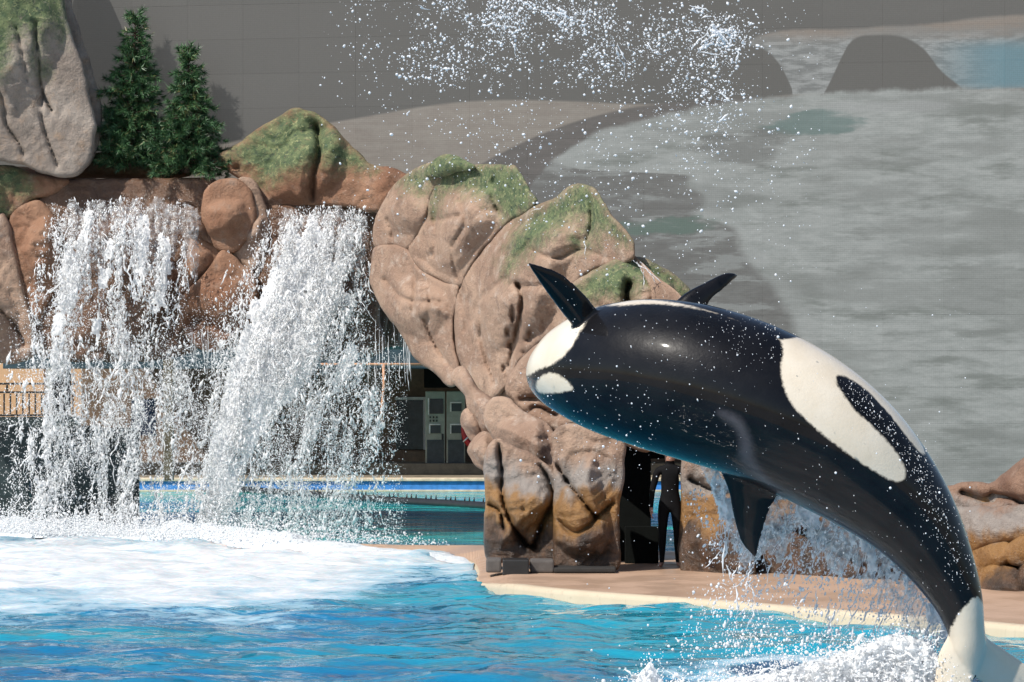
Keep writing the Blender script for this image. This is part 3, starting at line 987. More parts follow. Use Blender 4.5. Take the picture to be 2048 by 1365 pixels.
# --- waterfall rockwork, left
wf = thing('waterfall_rockwork', W(380, 1050, YL), 'brown rockwork shelf carrying the two fir trees and both waterfalls', 'rockwork')
boulder('shelf', M_BROWN, wf, [(-160, 345), (0, 333), (80, 340), (150, 345), (175, 318), (205, 306), (300, 318), (400, 306), (445, 298), (480, 292), (520, 330), (500, 372), (420, 364), (300, 358), (140, 358), (60, 390), (-160, 420)],
        YL + 0.9, 0.55, 40, 2.0, seed=5, moss=[[(175, 318), (205, 300), (300, 305), (420, 300), (445, 312), (300, 338), (200, 335)], [(-40, 330), (20, 325), (50, 350), (20, 400), (-40, 420)]])
boulder('mossy_boulder', M_BROWN, wf, [(-160, 345), (-20, 334), (18, 333), (48, 342), (80, 352), (135, 362), (112, 384), (66, 398), (28, 428), (-20, 452), (-160, 460)], YL - 0.1, 0.55, 40, 0.8, seed=6,
        moss=[[(-160, 330), (30, 326), (50, 350), (70, 385), (40, 395), (15, 390), (8, 440), (-160, 440)]])
boulder('boulder', M_BROWN, wf, [(22, 432), (58, 404), (92, 412), (118, 470), (112, 560), (74, 640), (52, 600), (36, 540), (24, 480)], YL - 0.15, 0.5, 45, 0.8, seed=8)
boulder('boulder', M_TAN, wf, [(-160, 440), (-20, 430), (12, 436), (32, 520), (54, 610), (66, 660), (60, 712), (-10, 728), (-160, 730)], YL - 0.25, 0.6, 55, 1.2, seed=9, cracks=[([(-20, 600), (20, 640), (50, 690)], 6, 0.12)])
boulder('water_chute', M_WET, wf, [(98, 378), (128, 362), (180, 359), (330, 360), (424, 361), (446, 400), (420, 432), (392, 450), (404, 500), (384, 560), (372, 650), (380, 706), (220, 722), (70, 706), (36, 600), (48, 480), (72, 410)],
        YL, 0.45, 38, 1.2, rough=0.09, seed=10)
boulder('boulder', M_BROWN, wf, [(414, 378), (440, 362), (476, 362), (502, 386), (511, 430), (500, 468), (476, 497), (455, 505), (430, 492), (412, 460), (404, 425)], YL - 0.55, 0.42, 42, 0.9, rough=0.04, seed=11)
boulder('boulder', M_TAN, wf, [(476, 362), (502, 358), (524, 392), (536, 440), (534, 490), (520, 522), (508, 541), (484, 524), (466, 503), (492, 474), (508, 430), (498, 388)], YL - 0.45, 0.38, 36, 0.9, seed=12, rough=0.09)
boulder('wet_stone', M_WET, wf, [(374, 460), (382, 446), (396, 442), (408, 452), (424, 486), (404, 480), (382, 470)], YL - 0.55, 0.3, 20, 0.8, rough=0.04, seed=13, step=3)
boulder('boulder', M_BROWN, wf, [(386, 474), (424, 490), (444, 506), (420, 538), (394, 562), (362, 592), (372, 530)], YL - 0.45, 0.28, 26, 0.8, rough=0.04, seed=14)
boulder('boulder', M_BROWN, wf, [(442, 504), (458, 508), (486, 532), (506, 545), (516, 590), (500, 640), (472, 676), (446, 698), (410, 702), (380, 680), (362, 634), (360, 602), (384, 576), (412, 546)], YL - 0.6, 0.55, 55, 1.0, rough=0.06, seed=15,
        cracks=[([(372, 650), (410, 640), (450, 660), (490, 650)], 14, 0.12)])
boulder('peak', M_BROWN, wf, [(424, 322), (470, 292), (505, 268), (540, 246), (572, 226), (596, 220), (640, 234), (684, 274), (716, 308), (744, 332), (800, 344), (836, 372), (806, 402), (760, 424), (700, 414), (620, 408), (556, 424), (520, 420), (500, 372), (462, 346)],
        (424, YL + 0.2, 836, YL - 1.1), 0.6, 55, 0.3, rough=0.10, seed=16, cracks=[([(632, 250), (640, 310), (628, 360), (626, 405)], 7, 0.16), ([(436, 322), (452, 338), (476, 338)], 5, 0.1)],
        moss=[[(430, 322), (470, 290), (540, 240), (596, 212), (650, 232), (700, 285), (745, 330), (720, 345), (680, 340), (640, 330), (600, 352), (560, 362), (520, 372), (500, 340), (470, 330)]])
boulder('boulder', M_BROWN, wf, [(504, 352), (526, 340), (572, 336), (624, 330), (636, 350), (630, 400), (596, 408), (552, 420), (530, 434), (512, 400)], YL - 0.1, 0.45, 36, 0.8, rough=0.08, seed=17, moss=[[(500, 345), (530, 325), (640, 322), (630, 345), (570, 352), (520, 366)]])
boulder('water_chute', M_WET, wf, [(526, 440), (556, 416), (600, 409), (680, 407), (752, 409), (768, 450), (762, 560), (756, 640), (768, 700), (700, 716), (500, 712), (480, 660), (508, 600), (520, 520)], YL - 0.35, 0.45, 38, 1.0, rough=0.11, seed=18)
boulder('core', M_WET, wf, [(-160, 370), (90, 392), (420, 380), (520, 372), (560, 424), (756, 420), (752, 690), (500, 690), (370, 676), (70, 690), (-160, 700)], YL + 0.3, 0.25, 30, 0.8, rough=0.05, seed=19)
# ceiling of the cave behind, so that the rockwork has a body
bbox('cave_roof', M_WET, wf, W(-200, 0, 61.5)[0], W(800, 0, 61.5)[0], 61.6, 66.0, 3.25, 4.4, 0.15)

# --- rock arch, centre
ar = thing('rock_arch', W(1110, 1145, 47.5), 'tan rock arch with mossy tops standing on two stained pillars', 'rock arch')
YA = (750, 58.0, 1250, 50.5)
boulder('core', M_TAN, ar, [(772, 430), (810, 372), (880, 345), (1020, 350), (1050, 400), (1110, 410), (1176, 392), (1240, 480), (1300, 545), (1366, 610), (1330, 720), (1310, 870), (1180, 850), (1090, 850), (1010, 836), (964, 790), (912, 742), (850, 706), (790, 620), (762, 560), (764, 480)], (750, 58.25, 1250, 50.75), 0.25, 30, 1.2, rough=0.04, seed=33)
boulder('boulder', M_TAN, ar, [(748, 470), (758, 425), (782, 380), (806, 356), (840, 336), (872, 322), (888, 336), (874, 366), (858, 400), (850, 436), (834, 470), (814, 500), (790, 490), (756, 496)], YA, 0.65, 50, 1.6, rough=0.07, seed=20,
        cracks=[([(776, 440), (784, 470), (790, 492)], 4, 0.07)], moss=[[(800, 365), (850, 328), (886, 316), (884, 350), (862, 372), (850, 392), (826, 386)]])
boulder('moss_cap', M_TAN, ar, [(856, 350), (864, 328), (886, 311), (906, 312), (926, 322), (948, 336), (910, 342), (884, 352)], (750, 57.6, 1250, 50.1), 0.35, 22, 0.8, rough=0.05, seed=21, step=3.5, moss=[[(840, 370), (850, 300), (960, 300), (960, 360)]])
boulder('boulder', M_TAN, ar, [(882, 350), (908, 338), (964, 330), (1026, 334), (1044, 356), (1058, 382), (1072, 402), (1046, 430), (1014, 446), (976, 486), (940, 532), (922, 572), (884, 562), (842, 538), (816, 502), (836, 468), (852, 436), (860, 398)], YA, 0.95, 70, 1.8, rough=0.08, seed=22,
        cracks=[([(866, 430), (872, 470), (866, 510)], 7, 0.09), ([(866, 440), (890, 440), (920, 434)], 6, 0.06), ([(826, 512), (850, 522), (870, 545)], 5, 0.06), ([(920, 400), (930, 450), (905, 500), (915, 560)], 5, 0.06), ([(990, 345), (985, 400), (1010, 440)], 4, 0.05)],
        moss=[[(858, 400), (870, 345), (910, 325), (1035, 325), (1080, 400), (1046, 436), (1014, 450), (1000, 434), (960, 400), (925, 385), (900, 388), (880, 400), (870, 430)]])
boulder('boulder', M_TAN, ar, [(752, 498), (790, 492), (814, 502), (842, 540), (884, 564), (918, 574), (908, 630), (906, 690), (918, 752), (900, 772), (868, 742), (834, 716), (800, 664), (764, 610), (744, 566)], YA, 0.85, 70, 1.8, rough=0.06, seed=23,
        cracks=[([(816, 520), (830, 560), (826, 620)], 6, 0.07), ([(846, 552), (860, 590), (856, 640)], 6, 0.05), ([(770, 560), (812, 600), (880, 604)], 5, 0.05), ([(850, 640), (870, 690), (905, 740)], 5, 0.07)])
boulder('boulder', M_TAN, ar, [(920, 578), (944, 536), (978, 490), (1016, 448), (1066, 416), (1112, 398), (1138, 376), (1168, 370), (1196, 386), (1216, 424), (1244, 456), (1266, 486), (1268, 512), (1252, 528), (1206, 534), (1174, 548), (1146, 580), (1142, 640), (1096, 674), (1046, 716), (1016, 766), (982, 800), (950, 772), (922, 720), (910, 660), (912, 610)], YA, 1.05, 85, 2.0, rough=0.08, seed=24,
        cracks=[([(1036, 570), (1044, 610), (1030, 680), (1010, 770)], 6, 0.16), ([(916, 590), (930, 640), (924, 700)], 6, 0.08), ([(920, 575), (925, 605)], 4, 0.2), ([(1010, 560), (960, 600), (945, 640)], 8, 0.06), ([(1040, 575), (1080, 572), (1120, 560)], 6, 0.06), ([(1180, 400), (1182, 450), (1172, 480)], 6, 0.08), ([(1060, 500), (1110, 520), (1160, 500), (1220, 520)], 5, 0.06), ([(960, 620), (965, 690), (990, 770)], 5, 0.07), ([(1085, 430), (1070, 470), (1030, 520)], 5, 0.05)],
        pits=[(1026, 630, 5, 16, 0.22), (1016, 664, 4, 9, 0.16), (1021, 690, 4, 8, 0.16), (1008, 738, 4, 7, 0.14), (1064, 668, 8, 9, 0.2), (1058, 680, 7, 6, 0.15), (1048, 706, 5, 6, 0.12), (918, 572, 4, 5, 0.2)],
        moss=[[(1014, 500), (1044, 446), (1110, 392), (1138, 368), (1172, 362), (1204, 384), (1226, 436), (1262, 480), (1240, 488), (1208, 462), (1190, 486), (1170, 470), (1160, 440), (1112, 468), (1060, 508), (1010, 552)], [(1140, 480), (1180, 478), (1190, 495), (1150, 498)]])
boulder('mossy_boulder', M_TAN, ar, [(1142, 580), (1176, 550), (1212, 528), (1256, 516), (1296, 522), (1336, 542), (1372, 572), (1394, 612), (1376, 660), (1300, 720), (1220, 720), (1156, 660)], (1140, 50.8, 1390, 50.4), 0.8, 60, 1.4, rough=0.08, seed=25,
        cracks=[([(1256, 570), (1252, 596), (1262, 640)], 6, 0.25)],
        moss=[[(1136, 586), (1180, 545), (1230, 516), (1290, 512), (1350, 545), (1390, 590), (1360, 596), (1330, 582), (1290, 574), (1262, 600), (1240, 606), (1200, 600), (1170, 604)]])
boulder('boulder', M_TAN, ar, [(1044, 720), (1094, 676), (1142, 646), (1220, 640), (1320, 690), (1330, 840), (1300, 900), (1240, 886), (1170, 872), (1110, 862), (1062, 836), (1024, 800), (1012, 772)], (1000, 50.4, 1300, 48.6), 0.9, 75, 1.4, rough=0.11, seed=26,
        cracks=[([(1040, 800), (1080, 796), (1110, 790)], 7, 0.12), ([(1050, 830), (1075, 815), (1110, 830)], 6, 0.14)])
boulder('boulder', M_TAN, ar, [(902, 756), (924, 736), (952, 774), (990, 806), (1014, 838), (1004, 880), (986, 890), (966, 866), (940, 826), (930, 790)], (900, 51.2, 1020, 50.2), 0.5, 38, 0.8, rough=0.07, seed=27)
boulder('stone', M_TAN, ar, [(926, 826), (942, 820), (960, 842), (966, 866), (950, 884), (936, 872), (924, 850)], (920, 50.9, 980, 50.6), 0.35, 26, 0.6, rough=0.05, seed=28, step=3.5)
boulder('stone', M_TAN, ar, [(938, 902), (950, 880), (972, 866), (992, 884), (996, 920), (990, 962), (968, 942), (950, 926)], (920, 50.6, 990, 50.2), 0.4, 30, 0.6, rough=0.07, seed=29, step=3.5)
boulder('overhang', M_TAN, ar, [(976, 806), (1010, 796), (1052, 828), (1092, 850), (1116, 884), (1118, 940), (1112, 978), (1084, 944), (1042, 922), (1004, 904), (984, 872), (970, 838)], (970, 49.7, 1120, 48.8), 0.65, 45, 1.0, rough=0.1, seed=30)
boulder('pillar', M_PILLAR, ar, [(968, 930), (978, 896), (994, 880), (1020, 890), (1064, 912), (1110, 950), (1122, 1000), (1118, 1080), (1114, 1122), (1064, 1128), (1010, 1124), (976, 1120), (970, 1050), (972, 990)], (970, 48.3, 1120, 47.9), 0.55, 48, 0.8, rough=0.11, seed=31, step=3.6,
        cracks=[([(996, 880), (1004, 940), (1004, 990), (1020, 1040), (1048, 1086), (1068, 1096)], 4, 0.16), ([(1068, 1094), (1086, 1046), (1106, 1000), (1098, 960), (1080, 930)], 5, 0.16), ([(978, 1010), (1000, 1024), (1008, 1060)], 4, 0.12)])
boulder('pillar', M_PILLAR, ar, [(1110, 862), (1160, 852), (1240, 866), (1246, 940), (1238, 1010), (1236, 1080), (1234, 1136), (1180, 1143), (1116, 1141), (1108, 1080), (1110, 980), (1108, 920)], (1100, 47.75, 1240, 47.45), 0.5, 45, 0.8, rough=0.1, seed=32, step=3.6,
        cracks=[([(1112, 930), (1140, 970), (1172, 1010), (1190, 1034)], 4, 0.14), ([(1190, 1034), (1210, 1020), (1226, 1006)], 4, 0.1), ([(1116, 1040), (1150, 1064), (1190, 1040)], 7, 0.1)])
pbox('footing', simple('grey_footing', (0.09, 0.08, 0.073), 0.8), ar, 972, 1003, 1119, 1146, 47.0, 0.5, 0.03)
pbox('footing', simple('black_footing', (0.012, 0.012, 0.012), 0.5), ar, 1005, 1058, 1120, 1152, 46.9, 0.5, 0.02)
pbox('footing', simple('grey_footing', (0.09, 0.08, 0.073), 0.8), ar, 1060, 1108, 1121, 1146, 47.1, 0.5, 0.03)
pbox('footing', simple('dark_footing', (0.02, 0.018, 0.016), 0.8), ar, 1108, 1232, 1136, 1146, 47.05, 0.6, 0.02)

# --- low rock wall, right
rw = thing('rock_wall', W(1700, 1190, 45.5), 'low brown rock wall with algae stains along the ledge', 'rock wall')
YR = (1370, 48.2, 2050, 44.3)
boulder('wall', M_PILLAR, rw, [(1366, 1010), (1368, 900), (1400, 872), (1480, 880), (1560, 905), (1660, 935), (1760, 960), (1860, 972), (1960, 980), (2080, 970), (2200, 960), (2240, 1080), (2230, 1210), (2060, 1204), (1900, 1204), (1700, 1196), (1520, 1174), (1372, 1152)], YR, 0.55, 45, 1.5, rough=0.16, seed=40, step=5,
        cracks=[([(1380, 960), (1440, 985), (1490, 970)], 6, 0.14), ([(1620, 1000), (1660, 1090), (1720, 1130)], 9, 0.2), ([(1500, 1090), (1580, 1060), (1660, 1090)], 9, 0.18)])
boulder('top_stone', M_SHORE, rw, [(1840, 985), (1905, 972), (1950, 966), (1985, 968), (2012, 950), (2036, 930), (2070, 908), (2140, 880), (2220, 880), (2220, 1010), (2050, 1026), (1940, 1022), (1850, 1030)], (1840, 45.3, 2200, 43.3), 0.55, 40, 0.9, rough=0.08, seed=41,
        cracks=[([(1925, 985), (1960, 998), (1985, 1002)], 5, 0.14), ([(1985, 992), (2020, 996), (2050, 1012)], 6, 0.16)])
boulder('ledge_stone', M_SHORE, rw, [(1820, 1030), (1900, 1016), (2000, 1014), (2100, 1008), (2220, 1000), (2220, 1090), (2100, 1096), (2000, 1102), (1900, 1110), (1820, 1100)], (1840, 45.1, 2200, 43.1), 0.45, 36, 0.7, rough=0.06, seed=42)
boulder('stone', M_SHORE, rw, [(1946, 1112), (1962, 1086), (2004, 1078), (2040, 1090), (2030, 1120), (2006, 1140), (1968, 1150), (1940, 1140)], (1840, 45.0, 2200, 43.0), 0.42, 30, 0.6, rough=0.05, seed=43, step=4)
boulder('stone', M_SHORE, rw, [(2004, 1102), (2030, 1082), (2070, 1070), (2130, 1072), (2150, 1100), (2120, 1126), (2060, 1134), (2020, 1126)], (1840, 44.8, 2200, 42.8), 0.45, 30, 0.6, rough=0.05, seed=44, step=4)
boulder('stone', M_SHORE, rw, [(1946, 1160), (1966, 1138), (2004, 1132), (2040, 1146), (2060, 1180), (2040, 1202), (1990, 1204), (1950, 1200)], (1840, 44.8, 2200, 42.8), 0.45, 32, 0.6, rough=0.06, seed=45, step=4)
boulder('stone', M_SHORE, rw, [(2036, 1146), (2062, 1126), (2110, 1122), (2170, 1130), (2180, 1190), (2120, 1206), (2064, 1202), (2044, 1180)], (1840, 44.7, 2200, 42.7), 0.45, 34, 0.6, rough=0.06, seed=46, step=4)
boulder('stone', M_PILLAR, rw, [(1366, 1150), (1372, 1060), (1404, 1030), (1460, 1040), (1500, 1080), (1506, 1160), (1440, 1162)], (1370, 47.7, 1500, 46.9), 0.4, 40, 0.7, rough=0.1, seed=47, step=4)

# --- doorway between arch and wall, its shade put into black walls
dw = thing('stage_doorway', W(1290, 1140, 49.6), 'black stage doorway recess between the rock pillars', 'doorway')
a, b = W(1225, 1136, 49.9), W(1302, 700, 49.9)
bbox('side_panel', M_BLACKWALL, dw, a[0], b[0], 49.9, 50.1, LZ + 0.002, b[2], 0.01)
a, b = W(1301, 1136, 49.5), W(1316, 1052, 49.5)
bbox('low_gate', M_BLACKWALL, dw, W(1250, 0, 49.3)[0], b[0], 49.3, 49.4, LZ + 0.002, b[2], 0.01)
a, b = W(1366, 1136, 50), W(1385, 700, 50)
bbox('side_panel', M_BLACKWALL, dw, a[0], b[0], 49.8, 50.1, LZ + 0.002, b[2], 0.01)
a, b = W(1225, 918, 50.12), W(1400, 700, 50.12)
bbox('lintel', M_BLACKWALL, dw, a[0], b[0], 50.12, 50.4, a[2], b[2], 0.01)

# ------------------------------------------------------------------ fir trees
m = Mat('fir_needles')
oi = m.attr('tone')
c = m.mix(m.smooth(oi, 0.0, 0.75), (0.02, 0.062, 0.024), (0.075, 0.165, 0.065))
c = m.mix(m.smooth(oi, 0.78, 1.0), c, (0.20, 0.185, 0.075))
m.col(c)
m.set(Roughness=0.45)
M_NEEDLE = m.m
M_BARK = simple('fir_bark', (0.07, 0.045, 0.03), 0.9)


def fir(cx, base, top, half, Y, label, seed, lean=0.0):
    r = np.random.default_rng(seed)
    bp, tp = W(cx, base, Y), W(cx + lean, top, Y)
    H = tp[2] - bp[2]
    hw = half * Y / FPX
    t = thing('fir_tree', bp, label, 'tree', 'artificial fir trees')
    axis = lambda u: bp + (tp - bp) * u
    P = np.array([axis(u) for u in np.linspace(-0.02, 0.97, 10)])
    V, F = tube_vf(P, np.linspace(0.055, 0.008, 10), 8)
    part('trunk', V, F, M_BARK, t)
    VV, FF, TT = [], [], []
    br_items = []
    o = 0
    nlev = 23
    for L in range(nlev):
        u = 0.03 + 0.93 * (L / (nlev - 1)) ** 0.95
        rad = hw * (1 - u) ** 0.85 * (1 + 0.28 * math.sin(L * 2.1 + seed)) * r.uniform(0.82, 1.08) + 0.05
        nb = max(5, int(13 * (1 - u) + 5))
        a0 = r.uniform(0, 6.28)
        for k in range(nb):
            az = a0 + 6.283 * k / nb + r.uniform(-0.25, 0.25)
            ln = rad * r.uniform(0.72, 1.14)
            root = axis(min(u + r.uniform(-0.02, 0.02), 0.99))
            dirv = np.array([math.cos(az), math.sin(az), r.uniform(-0.28, 0.12) if u < 0.85 else r.uniform(0.2, 1.2)])
            tip = root + dirv * ln
            br_items.append((root, tip))
            ns = max(2, int(ln / 0.075))
            for s_ in range(ns):
                f = (s_ + 1) / ns
                if f < 0.3: continue
                c0 = root + (tip - root) * f + r.normal(0, 0.025, 3)
                dd = dirv + r.normal(0, 0.25, 3) + np.array([0, 0, 0.15])
                dd /= np.linalg.norm(dd)
                nn = 30
                ar_ = r.normal(0, 1, (nn, 3))
                ar_ -= (ar_ @ dd)[:, None] * dd
                ar_ /= np.linalg.norm(ar_, axis=1)[:, None] + 1e-9
                nd = dd[None] * r.uniform(0.2, 1.0, (nn, 1)) + ar_ * r.uniform(0.3, 0.75, (nn, 1)) + np.array([0, 0, -0.12])
                nd /= np.linalg.norm(nd, axis=1)[:, None]
                le = r.uniform(0.08, 0.16, (nn, 1))
                b0 = c0 + dd[None] * r.uniform(-0.04, 0.05, (nn, 1))
                side = np.cross(nd, r.normal(0, 1, (nn, 3)))
                side /= np.linalg.norm(side, axis=1)[:, None] + 1e-9
                wv = side * r.uniform(0.006, 0.011, (nn, 1))
                tri = np.stack([b0 - wv, b0 + wv, b0 + nd * le], 1).reshape(-1, 3)
                VV.append(tri)
                TT.append(np.repeat(np.clip(r.normal(0.42, 0.2) + r.normal(0, 0.14, nn) + (r.random(nn) < 0.05) * 0.5, 0, 1), 3))
    V = np.vstack(VV)
    part('crown', V, np.arange(len(V)).reshape(-1, 3), M_NEEDLE, t, smooth=False, attrs={'tone': np.concatenate(TT)})
    V, F = merge_vf([tube_vf(np.array([a, (a + b) / 2, b]), np.array([0.012, 0.008, 0.004]), 4) for a, b in br_items])
    part('branches', V, F, M_BARK, t)['kind'] = 'stuff'
    return t


fir(260, 328, 28, 74, YL + 0.45, 'taller fir tree beside the grey standing stone', 5, lean=12)
fir(374, 342, 96, 66, YL + 0.15, 'shorter fir tree beside the mossy peak', 8, lean=4)

# ------------------------------------------------------------------ the leaping orca
Y0 = 31.0
#            px    py    dY    half-width(lateral) half-depth(belly-back)  roll of the belly towards the viewer
SP = np.array([
    [1078, 742, 1.42, 0.030, 0.025, 22],
    [1084, 742, 1.37, 0.150, 0.125, 22],
    [1098, 741, 1.27, 0.270, 0.235, 22],
    [1120, 740, 1.13, 0.385, 0.345, 22],
    [1150, 738, 0.96, 0.480, 0.455, 22],
    [1190, 738, 0.78, 0.565, 0.560, 21],
    [1240, 741, 0.60, 0.625, 0.635, 20],
    [1310, 749, 0.40, 0.670, 0.695, 20],
    [1400, 768, 0.22, 0.705, 0.720, 25],
    [1500, 800, 0.10, 0.715, 0.705, 31],
    [1600, 848, 0.03, 0.690, 0.670, 38],
    [1690, 908, 0.00, 0.625, 0.610, 44],
    [1766, 974, 0.00, 0.525, 0.520, 49],
    [1828, 1044, 0.00, 0.415, 0.425, 53],
    [1878, 1122, 0.00, 0.310, 0.330, 58],
    [1914, 1196, 0.00, 0.215, 0.265, 62],
    [1932, 1258, 0.00, 0.165, 0.190, 70],
    [1941, 1300, 0.00, 0.145, 0.120, 74],
    [1946, 1345, 0.02, 0.060, 0.040, 76]], float)
C3 = W(SP[:, 0], SP[:, 1], Y0 + SP[:, 2])
spn = catmull(np.c_[C3, SP[:, 3:]], 22, closed=False)
cen, aa, bb_, ph = spn[:, :3], np.maximum(spn[:, 3], 0.004), np.maximum(spn[:, 4], 0.004), np.radians(spn[:, 5])
# even spacing along the body
cum = np.r_[0, np.cumsum(np.linalg.norm(np.diff(cen, axis=0), axis=1))]
NS, NT = 330, 180
tt = cum[-1] * np.linspace(0, 1, NS)
cen = np.stack([np.interp(tt, cum, cen[:, k]) for k in range(3)], -1)
aa, bb_, ph = (np.interp(tt, cum, q) for q in (aa, bb_, ph))
T = np.gradient(cen, axis=0)
for _ in range(8):
    T[1:-1] = (T[:-2] + T[1:-1] * 2 + T[2:]) / 4
T /= np.linalg.norm(T, axis=1)[:, None]
cv = np.array([0, -1.0, 0]) - T * (T @ np.array([0, -1.0, 0]))[:, None]
cv /= np.linalg.norm(cv, axis=1)[:, None]
nv = np.cross(cv, T)
vent = np.cos(ph)[:, None] * nv + np.sin(ph)[:, None] * cv
late = np.cos(ph)[:, None] * cv - np.sin(ph)[:, None] * nv
th = np.linspace(0, 2 * np.pi, NT, endpoint=False)
ct, st = np.cos(th), np.sin(th)
LV = cen[:, None] + aa[:, None, None] * ct[None, :, None] * late[:, None] + bb_[:, None, None] * st[None, :, None] * vent[:, None]
i, j = np.meshgrid(np.arange(NS - 1), np.arange(NT), indexing='ij')
j2 = (j + 1) % NT
LF = np.stack([i * NT + j, i * NT + j2, (i + 1) * NT + j2, (i + 1) * NT + j], -1).reshape(-1, 4)
loftV = np.vstack([LV.reshape(-1, 3), cen[0], cen[-1]])
c0, c1 = len(loftV) - 2, len(loftV) - 1
jj = np.arange(NT)
cap = np.vstack([np.stack([np.full(NT, c0), (jj + 1) % NT, jj], -1), np.stack([np.full(NT, c1), (NS - 1) * NT + jj, (NS - 1) * NT + (jj + 1) % NT], -1)])

# markings, drawn on the flank that shows and mirrored to the other
WHITE = [
    [(1040, 752), (1082, 738), (1104, 730), (1128, 712), (1146, 690), (1160, 664), (1172, 645), (1172, 630), (1200, 612), (1240, 612), (1290, 608), (1350, 611), (1420, 623), (1500, 648), (1550, 672), (1562, 684), (1566, 706), (1562, 730), (1566, 770), (1582, 806), (1612, 840), (1664, 884), (1716, 922), (1764, 952), (1794, 964), (1810, 956), (1808, 932), (1786, 896), (1748, 856), (1712, 822), (1686, 788), (1672, 762), (1678, 748), (1694, 752), (1726, 770), (1764, 806), (1796, 842), (1826, 874), (1848, 888), (1875, 880), (1900, 820), (1700, 560), (1300, 500), (1100, 560), (1030, 680)],
    [(1072, 770), (1078, 757), (1092, 748), (1110, 747), (1128, 758), (1147, 777), (1130, 784), (1108, 787), (1086, 787), (1074, 781)],
    [(1990, 1180), (1958, 1190), (1940, 1202), (1930, 1214), (1916, 1230), (1906, 1250), (1898, 1270), (1880, 1420), (2100, 1420)],
]
GREYP = [[(1440, 826), (1470, 834), (1488, 856), (1500, 886), (1506, 918), (1530, 956), (1560, 985), (1500, 940), (1482, 914), (1482, 880), (1470, 852)]]
near = ct >= -1e-6
mirror = (NT // 2 - np.arange(NT)) % NT
pxl = PX(LV)
wm = np.zeros((NS, NT))
gm = np.zeros((NS, NT))
q = pxl[:, near].reshape(-1, 2)
wm[:, near] = sdf_any(q, [catmull(w, 4) for w in WHITE]).reshape(NS, -1)
gm[:, near] = sdf_any(q, [catmull(w, 4) for w in GREYP]).reshape(NS, -1)
for k in range(NT):
    if not near[k]:
        wm[:, k] = wm[:, mirror[k]]
        gm[:, k] = gm[:, mirror[k]]
loft_w = np.r_[wm.ravel(), -300, 100]
loft_g = np.r_[gm.ravel(), -300, -300]


def blade(lead, trail, dl, dt, thick, n=40, k=14, front_white=False):
    """fin between two edges given in photo px with depth offsets; lens section"""
    L = catmull(np.c_[lead, dl], 14, closed=False)
    R_ = catmull(np.c_[trail, dt], 14, closed=False)
    rs = lambda A: np.stack([np.interp(np.linspace(0, 1, n), np.linspace(0, 1, len(A)), A[:, c]) for c in range(3)], -1)
    L, R_ = rs(L), rs(R_)
    A = W(L[:, 0], L[:, 1], Y0 + L[:, 2])
    B = W(R_[:, 0], R_[:, 1], Y0 + R_[:, 2])
    chord = B - A
    sp = np.gradient((A + B) / 2, axis=0)
    nr = np.cross(sp, chord)
    nr /= np.linalg.norm(nr, axis=1)[:, None] + 1e-9
    if nr[n // 3, 1] > 0: nr = -nr
    v = 0.5 - 0.5 * np.cos(np.linspace(0, np.pi, k))
    prof = np.sqrt(np.clip(v, 0, 1)) * (1 - v) * 2.6 + 0.05
    tk = thick * (1 - 0.75 * np.linspace(0, 1, n))
    mid = A[:, None] + chord[:, None] * v[None, :, None]
    off = nr[:, None] * (tk[:, None] * prof[None])[:, :, None]
    fr, bk = mid + off, mid - off
    V = np.vstack([fr.reshape(-1, 3), bk.reshape(-1, 3)])
    a, b = np.meshgrid(np.arange(n - 1), np.arange(k - 1), indexing='ij')
    Fq = np.stack([a * k + b, a * k + b + 1, (a + 1) * k + b + 1, (a + 1) * k + b], -1).reshape(-1, 4)
    N = n * k
    rim = list(range(k)) + [r * k + k - 1 for r in range(1, n)] + [(n - 1) * k + c for c in range(k - 2, -1, -1)] + [r * k for r in range(n - 2, 0, -1)]
    rim = np.array(rim)
    rim2 = np.roll(rim, -1)
    Fr = np.stack([rim, rim2, rim2 + N, rim + N], -1)
    w = np.r_[np.full(N, 40.0 if front_white else -60.0), np.full(N, -60.0)]
    return V, [np.vstack([Fq, Fq[:, ::-1] + N, Fr])], w


blades = [
    # pectoral fin on the side that shows
    blade([(1172, 700), (1150, 660), (1118, 618), (1084, 572), (1056, 529)], [(1236, 664), (1200, 626), (1166, 584), (1118, 544), (1060, 526)], [0.55, 0.42, 0.30, 0.15, 0.0], [0.45, 0.38, 0.26, 0.12, 0.0], 0.10),
    # pectoral fin on the far side
    blade([(1310, 660), (1352, 604), (1404, 572), (1448, 549), (1474, 551)], [(1390, 680), (1420, 604), (1446, 580), (1464, 564), (1476, 553)], [1.0, 1.05, 1.1, 1.15, 1.2], [0.95, 1.0, 1.05, 1.12, 1.2], 0.10),
    # dorsal fin, hanging down
    blade([(1400, 800), (1436, 928), (1456, 980), (1466, 1030), (1482, 1084), (1508, 1114)], [(1600, 900), (1590, 992), (1562, 990), (1542, 1018), (1526, 1066), (1513, 1116)], [0.15, 0.22, 0.24, 0.26, 0.28, 0.30], [0.1, 0.16, 0.2, 0.22, 0.26, 0.30], 0.075),
    # flukes
    blade([(1912, 1225), (1896, 1270), (1876, 1310), (1868, 1360), (1852, 1430), (1820, 1490)], [(1946, 1300), (1950, 1350), (1944, 1375), (1920, 1420), (1880, 1462), (1820, 1492)], [0.0, 0.02, 0.06, 0.10, 0.14, 0.2], [-0.02, 0.0, 0.0, 0.05, 0.1, 0.2], 0.055, front_white=True),
    blade([(1952, 1225), (1970, 1270), (2004, 1296), (2056, 1332), (2110, 1380), (2170, 1450)], [(1936, 1300), (1944, 1350), (1972, 1372), (2040, 1400), (2110, 1430), (2170, 1452)], [0.02, 0.06, 0.16, 0.26, 0.34, 0.4], [-0.02, 0.0, 0.08, 0.2, 0.3, 0.4], 0.055, front_white=True),
]
allV, allF = merge_vf([(loftV, [cap, LF])] + [(b[0], b[1]) for b in blades])
